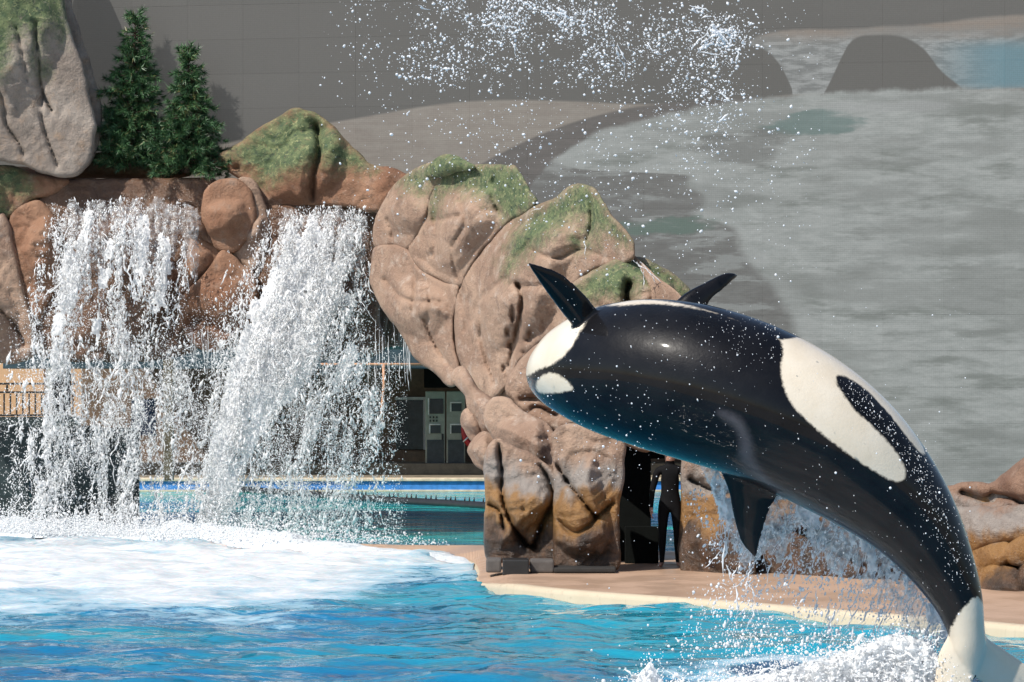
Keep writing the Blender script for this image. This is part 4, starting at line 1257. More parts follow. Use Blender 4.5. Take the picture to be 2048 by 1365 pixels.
allW = np.concatenate([loft_w] + [b[2] for b in blades])
allG = np.concatenate([loft_g] + [np.full(len(b[0]), -300.0) for b in blades])
tmp = bpy.data.objects.new('tmp', mesh_np('tmp', allV, allF))
COL.objects.link(tmp)
md = tmp.modifiers.new('r', 'REMESH')
md.mode = 'VOXEL'
md.voxel_size = 0.0135
md.use_smooth_shade = True
sm = tmp.modifiers.new('s', 'SMOOTH')
sm.factor = 0.5
sm.iterations = 14
bpy.context.view_layer.update()
dg = bpy.context.evaluated_depsgraph_get()
ome = bpy.data.meshes.new_from_object(tmp.evaluated_get(dg))
bpy.data.objects.remove(tmp)
ome.name = 'orca'
co = np.zeros(len(ome.vertices) * 3, np.float32)
ome.vertices.foreach_get('co', co)
co = co.reshape(-1, 3)
# nearest source points carry the markings over
kd = kdtree.KDTree(len(allV))
for q, v in enumerate(allV):
    kd.insert(v, q)
kd.balance()
ow, og = np.zeros(len(co)), np.zeros(len(co))
for q, v in enumerate(co):
    r = kd.find_n(v, 3)
    w = np.array([1 / (x[2] + 1e-4) for x in r])
    w /= w.sum()
    ids = [x[1] for x in r]
    ow[q] = w @ allW[ids]
    og[q] = w @ allG[ids]

m = Mat('orca_skin')
wn_ = m.math('MULTIPLY', m.math('SUBTRACT', m.noise(22, 4, 0.6), 0.5), 9.0)
wmask = m.smooth(m.math('ADD', m.attr('white'), wn_), -3.0, 3.5)
gmask = m.smooth(m.math('ADD', m.attr('saddle'), wn_), -14.0, 10.0)
blk = m.mix(m.smooth(m.noise(3.0, 5, 0.6), 0.3, 0.7), (0.003, 0.003, 0.004), (0.007, 0.007, 0.0085))
scr = m.noise(3.0, 6, 0.75, stretch=(1.0, 1.0, 6.0), dist=1.5)
blk = m.mix(m.math('MULTIPLY', m.smooth(scr, 0.66, 0.75), 0.3), blk, (0.07, 0.07, 0.075))
wht = m.mix(m.smooth(m.noise(2.2, 5, 0.6), 0.3, 0.7), (0.60, 0.52, 0.41), (0.66, 0.59, 0.49))
c = m.mix(m.math('MULTIPLY', gmask, 0.8), blk, (0.085, 0.08, 0.09))
c = m.mix(wmask, c, wht)
m.col(c)
m.set(Roughness=m.remap(m.noise(9, 4, 0.6), 0.3, 0.7, 0.30, 0.46), Specular_IOR_Level=0.08, Coat_Weight=0.65, Coat_Roughness=0.045, Coat_IOR=1.34)
m.bump(m.math('ADD', m.noise(35, 3, 0.6), m.math('MULTIPLY', m.noise(4, 4, 0.5), 2.0)), 0.10, 0.02)
M_ORCA = m.m
ob = W(1500, 800, Y0)
ome.vertices.foreach_set('co', (co - ob).astype(np.float32).ravel())
for nme, arr in (('white', ow), ('saddle', og)):
    at = ome.attributes.new(nme, 'FLOAT', 'POINT')
    at.data.foreach_set('value', arr.astype(np.float32))
ome.materials.clear()
ome.materials.append(M_ORCA)
ome.polygons.foreach_set('use_smooth', np.full(len(ome.polygons), True))
ome.update()
orca = link('orca', ome, None, tuple(ob))
tag(orca, 'black and white orca leaping belly up out of the pool', 'orca')
# ------------------------------------------------------------------ the person in the doorway
M_SUIT = simple('black_wetsuit', (0.005, 0.005, 0.006), 0.8, var=0.3)
M_SUIT.node_tree.nodes['Principled BSDF'].inputs['Specular IOR Level'].default_value = 0.15
M_SKIN = simple('skin', (0.46, 0.25, 0.18), 0.5, var=0.1)
M_HAIR = simple('dark_hair', (0.02, 0.013, 0.009), 0.5)


def person():
    YP = 48.6
    f0 = W(1340, 1134, YP)
    f0[2] = LZ
    t = thing('person', f0, 'person in a black wetsuit standing in the dark doorway', 'person')
    S = 1.72
    J, E = {}, []
    def j(n, x, y, z, rx, ry=None): J[n] = (np.array([x, y, z]) * S, (rx * S, (ry or rx) * S))
    j('pel', 0, 0, 0.53, .085, .065)
    j('wst', 0, 0, 0.62, .072, .055)
    j('chs', 0, 0, 0.73, .088, .062)
    j('shd', 0, 0.0, 0.805, .06, .05)
    j('nck', 0, 0, 0.845, .032)
    j('hd0', 0, -.005, 0.885, .045, .052)
    j('hd1', 0, -.008, 0.935, .05, .058)
    j('hd2', 0, 0, 0.975, .03, .035)
    ch = [('pel', 'wst'), ('wst', 'chs'), ('chs', 'shd'), ('shd', 'nck'), ('nck', 'hd0'), ('hd0', 'hd1'), ('hd1', 'hd2')]
    for s, q in ((-1, 'l'), (1, 'r')):
        j('hp' + q, s * .055, 0, 0.49, .055, .056)
        j('kn' + q, s * .062, -.01, 0.275, .036)
        j('cf' + q, s * .064, .006, 0.19, .034)
        j('an' + q, s * .066, .005, 0.045, .021)
        j('ft' + q, s * .075, -.03, 0.018, .021, .02)
        j('to' + q, s * .088, -.085, 0.014, .019, .013)
        j('sh' + q, s * .105, 0, 0.79, .036)
        j('el' + q, s * .145, .008, 0.63, .026)
        j('wr' + q, s * .155, -.02, 0.485, .017, .015)
        ch += [('pel', 'hp' + q), ('hp' + q, 'kn' + q), ('kn' + q, 'cf' + q), ('cf' + q, 'an' + q), ('an' + q, 'ft' + q), ('ft' + q, 'to' + q), ('shd', 'sh' + q), ('sh' + q, 'el' + q), ('el' + q, 'wr' + q)]
        j('pm' + q, s * .155, -.028, 0.455, .014, .02)
        ch += [('wr' + q, 'pm' + q)]
        for k in range(4):
            yk = -.046 + .0125 * k
            ln = (0.036, 0.042, 0.040, 0.032)[k]
            j('f%d%s' % (k, q), s * .155, yk, 0.437, .0062)
            j('g%d%s' % (k, q), s * .152, yk - .004, 0.437 - ln * .55, .0055)
            j('i%d%s' % (k, q), s * .146, yk - .006, 0.437 - ln, .0045)
            ch += [('pm' + q, 'f%d%s' % (k, q)), ('f%d%s' % (k, q), 'g%d%s' % (k, q)), ('g%d%s' % (k, q), 'i%d%s' % (k, q))]
        j('t1' + q, s * .148, -.05, 0.458, .0072)
        j('t2' + q, s * .143, -.06, 0.438, .006)
        ch += [('wr' + q, 't1' + q), ('t1' + q, 't2' + q)]
    names = list(J)
    V = np.array([J[n][0] for n in names])
    me = bpy.data.meshes.new('body')
    me.from_pydata([tuple(v) for v in V], [(names.index(a), names.index(b)) for a, b in ch], [])
    o = bpy.data.objects.new('body', me)
    COL.objects.link(o)
    sk = o.modifiers.new('skin', 'SKIN')
    for k, n in enumerate(names):
        me.skin_vertices[0].data[k].radius = J[n][1]
        me.skin_vertices[0].data[k].use_root = (n == 'pel')
    sb = o.modifiers.new('sub', 'SUBSURF')
    sb.levels = sb.render_levels = 2
    bpy.context.view_layer.update()
    dg = bpy.context.evaluated_depsgraph_get()
    bm_ = bpy.data.meshes.new_from_object(o.evaluated_get(dg))
    bpy.data.objects.remove(o)
    bm_.materials.clear()
    for mm in (M_SUIT, M_SKIN):
        bm_.materials.append(mm)
    for p in bm_.polygons:
        c = p.center / S
        p.material_index = 1 if (c.z > 0.87 or (abs(c.x) > 0.12 and c.z < 0.49) or (c.z < 0.035)) else 0
        p.use_smooth = True
    b = link('body', bm_, t)
    # hair, and a face: nose, eyes, mouth, ears
    c = np.array([0, 0.0, 0.945]) * S
    u, v = np.meshgrid(np.linspace(0, 2 * np.pi, 24, endpoint=False), np.linspace(0, 1, 10), indexing='ij')
    frontness = np.clip(-np.sin(u), 0, 1)
    pol = v * (1.75 - 0.95 * frontness)
    Vh = np.stack([0.105 * np.sin(pol) * np.cos(u), 0.118 * np.sin(pol) * np.sin(u) + 0.006, 0.105 * np.cos(pol)], -1).reshape(-1, 3) + c + t_loc(t)
    a, bq = np.meshgrid(np.arange(24), np.arange(9), indexing='ij')
    Fh = np.stack([a * 10 + bq, a * 10 + bq + 1, ((a + 1) % 24) * 10 + bq + 1, ((a + 1) % 24) * 10 + bq], -1).reshape(-1, 4)
    part('hair', Vh, Fh, M_HAIR, t)
    return t


def t_loc(t):
    return np.array(t.location)


person()

# ------------------------------------------------------------------ water in the air
def water_white(name, c=(0.86, 0.88, 0.90), rough=0.35, trans=0.25):
    m = Mat(name)
    m.col(m.mix(m.noise(5, 3, 0.6), tuple(v * 0.93 for v in c), c))
    m.set(Roughness=rough, Specular_IOR_Level=0.5, Subsurface_Weight=0.0)
    tr = m.n('ShaderNodeBsdfTranslucent')
    tr.inputs['Color'].default_value = (*c, 1)
    mx = m.n('ShaderNodeMixShader')
    mx.inputs[0].default_value = trans
    m.l(m.b.outputs[0], mx.inputs[1])
    m.l(tr.outputs[0], mx.inputs[2])
    m.l(mx.outputs[0], m.out.inputs['Surface'])
    return m.m


def water_sheet(name, tint=(0.66, 0.77, 0.84), alpha=0.46):
    m = Mat(name)
    m.col(m.mix(m.smooth(m.noise(9, 5, 0.65), 0.35, 0.65), tint, (0.82, 0.87, 0.90)))
    m.set(Roughness=0.12, Specular_IOR_Level=0.7, Alpha=m.remap(m.noise(14, 5, 0.7), 0.3, 0.7, alpha - 0.25, alpha + 0.35))
    m.bump(m.noise(25, 4, 0.6), 0.5, 0.03)
    return m.m


M_SPRAY = water_white('white_spray', (0.96, 0.965, 0.97), 0.5, 0.4)
M_SPRAYB = water_white('blue_white_spray', (0.92, 0.93, 0.95), 0.25, 0.4)
M_SHEET = water_sheet('thin_water_sheet')
M_LIP = water_sheet('lip_water', (0.40, 0.36, 0.34), 0.2)

_OV = np.array([[1, 0, 0], [-1, 0, 0], [0, 1, 0], [0, -1, 0], [0, 0, 1], [0, 0, -1]], float)
_OF = np.array([[0, 2, 4], [2, 1, 4], [1, 3, 4], [3, 0, 4], [2, 0, 5], [1, 2, 5], [3, 1, 5], [0, 3, 5]])
g = (1 + 5 ** 0.5) / 2
_IV = np.array([[-1, g, 0], [1, g, 0], [-1, -g, 0], [1, -g, 0], [0, -1, g], [0, 1, g], [0, -1, -g], [0, 1, -g], [g, 0, -1], [g, 0, 1], [-g, 0, -1], [-g, 0, 1]], float)
_IV /= np.linalg.norm(_IV[0])
_IF = np.array([[0, 11, 5], [0, 5, 1], [0, 1, 7], [0, 7, 10], [0, 10, 11], [1, 5, 9], [5, 11, 4], [11, 10, 2], [10, 7, 6], [7, 1, 8], [3, 9, 4], [3, 4, 2], [3, 2, 6], [3, 6, 8], [3, 8, 9], [4, 9, 5], [2, 4, 11], [6, 2, 10], [8, 6, 7], [9, 8, 1]])


def drops_vf(P, R, dirs=None, stretch=None, ico=False):
    P = np.asarray(P, float)
    n = len(P)
    bv, bf = (_IV, _IF) if ico else (_OV, _OF)
    R = np.broadcast_to(np.asarray(R, float), (n,))
    if dirs is None:
        dirs = rng.normal(0, 1, (n, 3))
    d = dirs / (np.linalg.norm(dirs, axis=1)[:, None] + 1e-9)
    r = rng.normal(0, 1, (n, 3))
    a = np.cross(d, r); a /= np.linalg.norm(a, axis=1)[:, None] + 1e-9
    b = np.cross(d, a)
    s = np.ones(n) if stretch is None else stretch
    V = P[:, None] + R[:, None, None] * (bv[None, :, 0, None] * a[:, None] + bv[None, :, 1, None] * b[:, None] + bv[None, :, 2, None] * (d * s[:, None])[:, None])
    F = bf[None] + (np.arange(n) * len(bv))[:, None, None]
    return V.reshape(-1, 3), [F.reshape(-1, 3)]


def strand_vf(p0, vel, n, R, grav=0.0, wob=0.03, k=5):
    t = np.linspace(0, 1, n)[:, None]
    P = p0 + vel * t + np.array([0, 0, -grav]) * t * t
    P = P + wob * np.cumsum(rng.normal(0, 1, (n, 3)), 0) / math.sqrt(n)
    rr = R * (0.35 + 1.0 * rng.random(n) ** 2) * np.sin(np.linspace(0.25, np.pi - 0.15, n))
    return tube_vf(P, np.maximum(rr, R * 0.12), k)


def stuff(name, items, mat, label, cat, smooth=True, parent=None):
    V, F = merge_vf(items)
    b = np.array([V[:, 0].mean(), V[:, 1].mean(), V[:, 2].min()])
    o = part(name, V, F, mat, parent, smooth=smooth, base=b if parent is None else None)
    if parent is None:
        tag(o, label, cat)
    o['kind'] = 'stuff'
    return o


def path_density(P, paths):
    """P (N,2) px; each path: (points, widths, amplitude)"""
    r = np.zeros(len(P))
    for pts, wd, amp in paths:
        C = catmull(np.array([(x, y, w) for (x, y), w in zip(pts, wd)], float), 8, closed=False)
        best = np.full(len(P), 1e9)
        for q in C:
            d = np.hypot(P[:, 0] - q[0], (P[:, 1] - q[1]) * 0.55) / q[2]
            best = np.minimum(best, d)
        r = np.maximum(r, amp * np.exp(-best ** 2 * 1.2))
    return r


def sample(dens, x0, x1, y0, y1, n):
    out = np.zeros((0, 2))
    while len(out) < n:
        q = np.c_[rng.uniform(x0, x1, n * 2), rng.uniform(y0, y1, n * 2)]
        k = rng.random(len(q)) < np.clip(dens(q), 0, 1)
        out = np.vstack([out, q[k]])
        if k.sum() < 5: break
    return out[:n]


def lace_vf(dens, x0, x1, y0, y1, step, Yf, thr, seed, flow=(1.0, 0.35), amp=0.18, cell=26.0):
    """torn sheet of white water: a grid keeping only cells where the water is"""
    nx, ny = int((x1 - x0) / step), int((y1 - y0) / step)
    gx, gy = np.meshgrid(x0 + np.arange(nx) * step, y0 + np.arange(ny) * step, indexing='ij')
    P = np.stack([gx.ravel(), gy.ravel()], -1)
    wp = P + 16 * (np.stack([fbm(p3(P[:, 0] / 30, P[:, 1] / 50, seed), 3, seed), fbm(p3(P[:, 0] / 30, P[:, 1] / 50, seed + 9), 3, seed + 3)], -1) - 0.5)
    nz = fbm(p3(wp[:, 0] / cell * flow[0], wp[:, 1] / cell * flow[1], seed), 5, seed, 0.62)
    rg = 1 - np.abs(fbm(p3(wp[:, 0] / cell * 1.4, wp[:, 1] / cell * 0.8, seed + 4), 4, seed + 7, 0.6) * 2 - 1)
    val = dens(P) * (0.25 + 0.9 * nz + 0.45 * (rg - 0.6))
    on = val > thr
    ni = (ny)
    i, j = np.meshgrid(np.arange(nx - 1), np.arange(ny - 1), indexing='ij')
    Q = np.stack([i * ni + j, i * ni + j + 1, (i + 1) * ni + j + 1, (i + 1) * ni + j], -1).reshape(-1, 4)
    Q = Q[on[Q].all(1)]
    dz = amp * (fbm(p3(P[:, 0] / 22, P[:, 1] / 34, seed + 2), 4, seed + 11, 0.6) - 0.5) * 2
    jit = rng.uniform(-0.35, 0.35, P.shape) * step
    V = W(P[:, 0] + jit[:, 0], P[:, 1] + jit[:, 1], (Yf(P) if callable(Yf) else Yf) - dz - 0.25 * np.clip(val - thr, 0, 0.6))
    used = np.zeros(len(P), bool)
    used[Q.ravel()] = True
    rm = np.cumsum(used) - 1
    return V[used], [rm[Q]]


# ---- left waterfall
Lp = [([(185, 412), (140, 560), (105, 740), (78, 1050)], (30, 40, 38, 36), 0.95),
      ([(245, 408), (215, 560), (190, 760), (190, 1050)], (42, 52, 52, 55), 0.85),
      ([(330, 432), (325, 560), (300, 760), (250, 1050)], (30, 34, 40, 52), 0.85),
      ([(290, 440), (270, 560), (250, 720)], (40, 44, 48), 0.8),
      ([(120, 440), (85, 640), (60, 900), (60, 1050)], (20, 28, 30, 34), 0.6),
      ([(365, 470), (352, 640), (345, 800), (330, 1050)], (18, 24, 36, 44), 0.42)]
Rp = [([(640, 440), (590, 580), (530, 710), (468, 850), (428, 1050)], (50, 60, 58, 46, 42), 1.3),
      ([(690, 450), (650, 590), (590, 710), (520, 820), (450, 980)], (40, 48, 50, 36, 30), 1.0),
      ([(590, 430), (570, 520), (545, 620), (490, 760), (430, 900)], (30, 40, 52, 50, 40), 1.0),
      ([(700, 600), (690, 720), (640, 820), (590, 960), (560, 1050)], (30, 36, 30, 26, 26), 0.62),
      ([(700, 650), (722, 760), (740, 850)], (18, 26, 24), 0.6),
      ([(640, 700), (660, 860), (640, 1000), (600, 1060)], (44, 52, 60, 60), 0.34)]


def dl_(P):
    d = path_density(P, Lp)
    d = np.maximum(d, 0.30 * np.clip((P[:, 1] - 640) / 160, 0, 1) * np.exp(-((P[:, 0] - 215) / 170) ** 4))
    st = fbm(p3(P[:, 0] / 16, P[:, 1] / 90, 2.2), 4, 31, 0.6)
    top = np.clip((P[:, 1] - 380) / 110, 0.10, 1)
    return d * top * np.clip(st * 4.2 - 1.55, 0.06, 1.15)


def dr_(P):
    d = path_density(P, Rp)
    d = np.maximum(d, 0.34 * np.clip((P[:, 1] - 660) / 120, 0, 1) * np.exp(-((P[:, 0] - 560) / 195) ** 4))
    sx = P[:, 0] + (P[:, 1] - 500) * 0.25
    st = fbm(p3(sx / 18, P[:, 1] / 80, 5.2), 4, 37, 0.6)
    top = np.clip((P[:, 1] - 395) / 110, 0.12, 1)
    return d * top * np.clip(st * 4.2 - 1.45, 0.08, 1.2)


def env_l(P):
    return path_density(P, Lp) * (1 - 0.5 * np.clip((P[:, 1] - 560) / 300, 0, 1)) * np.clip((P[:, 1] - 372) / 90 + 0.5 * (fbm(p3(P[:, 0] / 26, 0.0, 1.0), 3, 4) - 0.5) * 2, 0, 1)


def env_r(P):
    return path_density(P, Rp) * (1 - 0.42 * np.clip((P[:, 1] - 720) / 330, 0, 1)) * (0.55 + 0.45 * np.clip((P[:, 1] - 500) / 90, 0, 1)) * np.clip((P[:, 1] - 395) / 60 + 0.5 * (fbm(p3(P[:, 0] / 26, 0.0, 3.0), 3, 6) - 0.5) * 2, 0, 1)


def fall_Y(P, y0):
    t = np.clip((P[:, 1] - y0) / 640, 0, 1)
    return YL - 0.85 - 0.9 * np.sqrt(t)


# the plunge happens on the near side of the rockwork, into the foam
def waterfall(name, dens, env, box, y0, n, label, seed, thr):
    t = thing(name, W((box[0] + box[1]) / 2, 1062, YL - 1.4), label, 'waterfall', 'waterfalls over the rockwork')
    items = []
    x0, x1, ya, yb = box
    for L in range(2):
        items.append(lace_vf(env, x0, x1, ya, yb, 2.6, lambda P: fall_Y(P, y0) + 0.12 * L, thr + 0.06 * L, seed + L * 5, amp=0.06))
    o = stuff('torn_sheet', items, M_SPRAY, None, None, parent=t)
    # clear water sliding over the lip
    lx0, lx1 = (110, 420) if x0 < 200 else (540, 752)
    fx_ = lambda P: np.clip(np.minimum(P[:, 0] - lx0, lx1 - P[:, 0]) / 25, 0, 1) * np.clip(1.25 - (P[:, 1] - ya) / 260, 0, 1) * np.clip((P[:, 1] - ya + 34) / 70 + 0.35 * (fbm(p3(P[:, 0] / 18, 0.0, 2.0), 3, seed) - 0.5) * 2, 0, 1)
    stuff('clear_sheet', [lace_vf(fx_, lx0, lx1, ya - 30, ya + 220, 3.0, lambda P: fall_Y(P, y0) + 0.25, 0.50, seed + 40, flow=(1.6, 0.16), amp=0.05)], M_LIP, None, None, parent=t)
    q = sample(dens, x0 - 30, x1 + 30, ya, yb + 6, n)
    Yq = fall_Y(q, y0) + rng.normal(-0.05, 0.22, len(q))
    P = W(q[:, 0], q[:, 1], Yq)
    fall = np.clip((q[:, 1] - ya) / 600, 0.05, 1)
    R = np.clip(rng.lognormal(math.log(0.0057), 0.62, len(q)), 0.0026, 0.036)
    dirs = np.c_[rng.normal(0, 0.35, len(q)), rng.normal(0, 0.3, len(q)), -np.ones(len(q))]
    drops = drops_vf(P, R, dirs, 1.0 + 3.4 * rng.random(len(q)) ** 2)
    mx_, hw_ = (x0 + x1) / 2, (x1 - x0) / 2
    q = sample(lambda P: np.clip((P[:, 1] - ya - 160) / 260, 0, 1) * np.exp(-np.abs((P[:, 0] - mx_) / hw_) ** 4) * np.clip(fbm(p3(P[:, 0] / 40, P[:, 1] / 70, 4), 4, seed) * 3 - 0.9, 0.1, 1), x0 - 40, x1 + 40, ya, yb + 8, n // 2)
    Pm = W(q[:, 0], q[:, 1], fall_Y(q, y0) + rng.normal(-0.25, 0.3, len(q)))
    mist = drops_vf(Pm, np.clip(rng.lognormal(math.log(0.0055), 0.45, len(q)), 0.003, 0.02))
    stuff('droplets', [drops, mist], M_SPRAY, None, None, parent=t)
    its = []
    q = sample(dens, x0, x1, ya + 10, yb - 30, 420)
    for (x, y) in q:
        p = W(x, y, fall_Y(np.array([[x, y]]), y0)[0] - rng.uniform(0, 0.35))
        ln = rng.uniform(0.12, 0.5)
        its.append(strand_vf(p, np.array([rng.normal(-0.1, 0.3), rng.normal(0, 0.1), -1.0]) * ln, rng.integers(7, 13), rng.uniform(0.008, 0.022), 0.0, 0.07))
    stuff('strands', its, M_SPRAY, None, None, parent=t)
    return t


waterfall('waterfall', dl_, env_l, (20, 410, 396, 1062), 400, 36000, 'broad ragged waterfall pouring beside the grey standing stone', 61, 0.60)
waterfall('waterfall', dr_, env_r, (350, 775, 412, 1070), 410, 62000, 'dense white waterfall gushing sideways below the mossy peak', 83, 0.45)

# thin dribbles over the stone between the falls and from the arch
its = []
for (xa, xb, ya, yb, n, Yd) in ((380, 470, 640, 700, 26, 59.9), (730, 830, 640, 720, 22, 57.6)):
    for _ in range(n):
        x = rng.uniform(xa, xb)
        its.append(strand_vf(W(x, rng.uniform(ya, yb), Yd - 0.3), np.array([0.02, 0, -rng.uniform(0.2, 0.8)]), 9, rng.uniform(0.004, 0.009), 0, 0.02, 4))
for (x, y, ex, ey) in ((1266, 520, 1300, 545), (1272, 522, 1290, 560), (1280, 525, 1340, 572), (1290, 536, 1292, 580), (1300, 542, 1304, 572), (1168, 476, 1172, 528), (1062, 424, 1092, 406)):
    Yd = 49.6 if x > 1200 else (50.2 if x > 1100 else 51.6)
    a, b = W(x, y, Yd), W(ex, ey, Yd)
    its.append(strand_vf(a, b - a, 12, 0.008, 0, 0.03, 5))
stuff('water_dribbles', its, M_SPRAY, 'thin dribbles of water running off the rock edges', 'dribbles')

# mist of droplets where the falls meet the pool
n = 9000
x = -60 + 980 * rng.beta(1.1, 2.1, n)
q = np.c_[x, 1066 + 26 * (x / 900) - np.abs(rng.normal(0, 1, n)) * np.interp(x, [0, 600, 900], [26, 22, 8])]
P = W(q[:, 0], q[:, 1], groundY(1075 + 18 * (x / 900)) - rng.uniform(0, 2.0, n))
P[:, 2] = np.maximum(P[:, 2], 0.02)
stuff('plunge_spray', [drops_vf(P, np.clip(rng.lognormal(math.log(0.011), 0.4, n), 0.005, 0.03))], M_SPRAY, 'fine spray bouncing off the foam below the waterfalls', 'spray')

# foam heaped up over the flooded part of the ledge
m = Mat('heaped_foam')
m.col(m.mix(m.smooth(m.noise(6, 5, 0.7), 0.3, 0.7), (0.50, 0.56, 0.60), (0.74, 0.76, 0.78)))
m.set(Roughness=0.6)
m.bump(m.math('ADD', m.noise(9, 5, 0.7), m.math('MULTIPLY', m.noise(40, 3, 0.6), 0.4)), 0.8, 0.06)
sel = (FPXX < 962) & (FPXX > -250)
fl = FRONT[sel]
cl = np.r_[0, np.cumsum(np.linalg.norm(np.diff(fl, axis=0), axis=1))]
na, nc = 520, 44
fa = np.linspace(0, cl[-1], na)
fl = np.stack([np.interp(fa, cl, fl[:, 0]), np.interp(fa, cl, fl[:, 1])], -1)
ap = PX(np.c_[fl, np.zeros(na)])[:, 0]
hh = np.interp(ap, [-250, 100, 420, 620, 760, 900, 962], [0.20, 0.24, 0.26, 0.20, 0.10, 0.07, 0.02])
tcv = np.linspace(-1, 1, nc)
PXY = fl[:, None, :] + np.stack([np.zeros(nc), -0.25 + 0.75 * tcv], -1)[None]
zz = hh[:, None] * np.clip(1 - tcv[None] ** 2, 0, 1) ** 0.7 * (0.35 + 1.3 * fbm(p3(PXY[..., 0] * 1.6, PXY[..., 1] * 1.6, 2.0), 5, 91, 0.6)) - 0.02
Vf = np.dstack([PXY, zz]).reshape(-1, 3)
ai, aj = np.meshgrid(np.arange(na - 1), np.arange(nc - 1), indexing='ij')
Ff = np.stack([ai * nc + aj, ai * nc + aj + 1, (ai + 1) * nc + aj + 1, (ai + 1) * nc + aj], -1).reshape(-1, 4)
o = part('foam', Vf, Ff, m.m, base=(float(Vf[:, 0].mean()), float(Vf[:, 1].mean()), 0.0))
tag(o, 'heaped white foam flooding over the ledge below the waterfalls', 'foam', kind='stuff')

# ---- spray thrown high above the orca
def ddens(P):
    r = 0.9 * np.exp(-((P[:, 0] - 1060) / 210) ** 2 - ((P[:, 1] - 30) / 75) ** 2)
    r = np.maximum(r, 0.95 * np.exp(-((P[:, 0] - 1440) / 62) ** 2 - ((P[:, 1] - 85) / 60) ** 2))
    r = np.maximum(r, 0.55 * np.exp(-((P[:, 0] - 1250) / 210) ** 2 - ((P[:, 1] - 90) / 80) ** 2))
    r = np.maximum(r, 0.4 * np.exp(-((P[:, 0] - 1400) / 90) ** 2 - ((P[:, 1] - 200) / 110) ** 2))
    r = np.maximum(r, 0.3 * np.exp(-((P[:, 0] - 900) / 150) ** 2 - ((P[:, 1] - 110) / 90) ** 2))
    r = np.maximum(r, 0.10 * np.exp(-((P[:, 0] - 1200) / 420) ** 2 - ((P[:, 1] - 260) / 230) ** 2))
    return r * np.clip(fbm(p3(P[:, 0] / 60, P[:, 1] / 50, 8), 4, 77) * 3 - 0.8, 0.1, 1.1)


q = sample(ddens, 640, 1640, -80, 560, 9500)
n = len(q)
P = W(q[:, 0], q[:, 1], Y0 + 1.0 + rng.normal(0, 0.7, n))
R = np.clip(rng.lognormal(math.log(0.0035), 0.65, n), 0.0016, 0.015)
items = [drops_vf(P, R, None, 1 + rng.random(n) * 0.6, ico=True)]
for (x, y) in sample(ddens, 700, 1560, -40, 260, 36):
    items.append(strand_vf(W(x, y, Y0 + 1.0 + rng.normal(0, 0.5)), rng.normal(0, 0.07, 3), rng.integers(5, 9), rng.uniform(0.006, 0.014), 0, 0.025, 6))
for (x, y, ex, ey, r_) in ((1392, 108, 1428, 78, 0.02), (1420, 50, 1448, 70, 0.03), (1400, 100, 1450, 98, 0.024), (1440, 60, 1470, 60, 0.03), (1232, 85, 1250, 125, 0.02), (1380, 12, 1410, 28, 0.02), (1090, 28, 1130, 40, 0.02)):
    a, b = W(x, y, Y0 + 1), W(ex, ey, Y0 + 1)
    for _ in range(3):
        items.append(strand_vf(a + rng.normal(0, 0.02, 3), b - a + rng.normal(0, 0.03, 3), 11, r_ * rng.uniform(0.35, 0.8), 0, 0.035, 6))
stuff('high_spray', items, M_SPRAYB, 'scattered spray drops flung up in front of the video wall', 'spray')

# ---- loose drops in the air around the orca
n = 2600
q = np.c_[rng.uniform(1040, 1960, n), rng.uniform(560, 1260, n)]
k = rng.random(n) < np.clip(1.1 * np.exp(-((q[:, 0] - 1200) / 170) ** 2 - ((q[:, 1] - 840) / 120) ** 2) + 0.16, 0, 1)
q = q[k]
n = len(q)
P = W(q[:, 0], q[:, 1], Y0 - 1.25 + rng.normal(0, 0.25, n))
stuff('drifting_drops', [drops_vf(P, np.clip(rng.lognormal(math.log(0.0029), 0.6, n), 0.0015, 0.014), ico=True)], M_SPRAYB, 'tiny drops drifting in front of the dark orca', 'drops')

# ---- beads of water on the wet skin, where the light catches them
vn = np.zeros(len(ome.vertices) * 3, np.float32)
ome.vertices.foreach_get('normal', vn)
vn = vn.reshape(-1, 3)
pxo = PX(co.astype(float))
bd_ = 0.9 * np.exp(-(seg_dist(pxo, np.array([(1700, 790), (1760, 850), (1830, 930), (1880, 1040), (1920, 1150)]), closed=False)[0] / 26) ** 2)
bd_ = np.maximum(bd_, 0.35 * np.exp(-((pxo[:, 0] - 1480) / 80) ** 2 - ((pxo[:, 1] - 690) / 60) ** 2))
bd_ = np.maximum(bd_, 0.02)
ok = np.where((rng.random(len(co)) < bd_ * 0.15) & (vn[:, 1] < 0.15) & (ow < -4))[0]
P = co[ok].astype(float) + vn[ok] * 0.002
nb_ = len(ok)
stuff('water_beads', [drops_vf(P, np.clip(rng.lognormal(math.log(0.0024), 0.45, nb_), 0.0013, 0.007), np.tile(np.array([[0.35, 0, -1.0]]), (nb_, 1)), 1 + rng.random(nb_) * 1.8, ico=True)], M_SPRAYB, 'beads of water glinting on the black skin of the orca', 'drops')

# ---- curtain of water sheeting off the back and the dorsal fin
top_l = np.array([(1380, 908), (1420, 925), (1440, 940)], float)


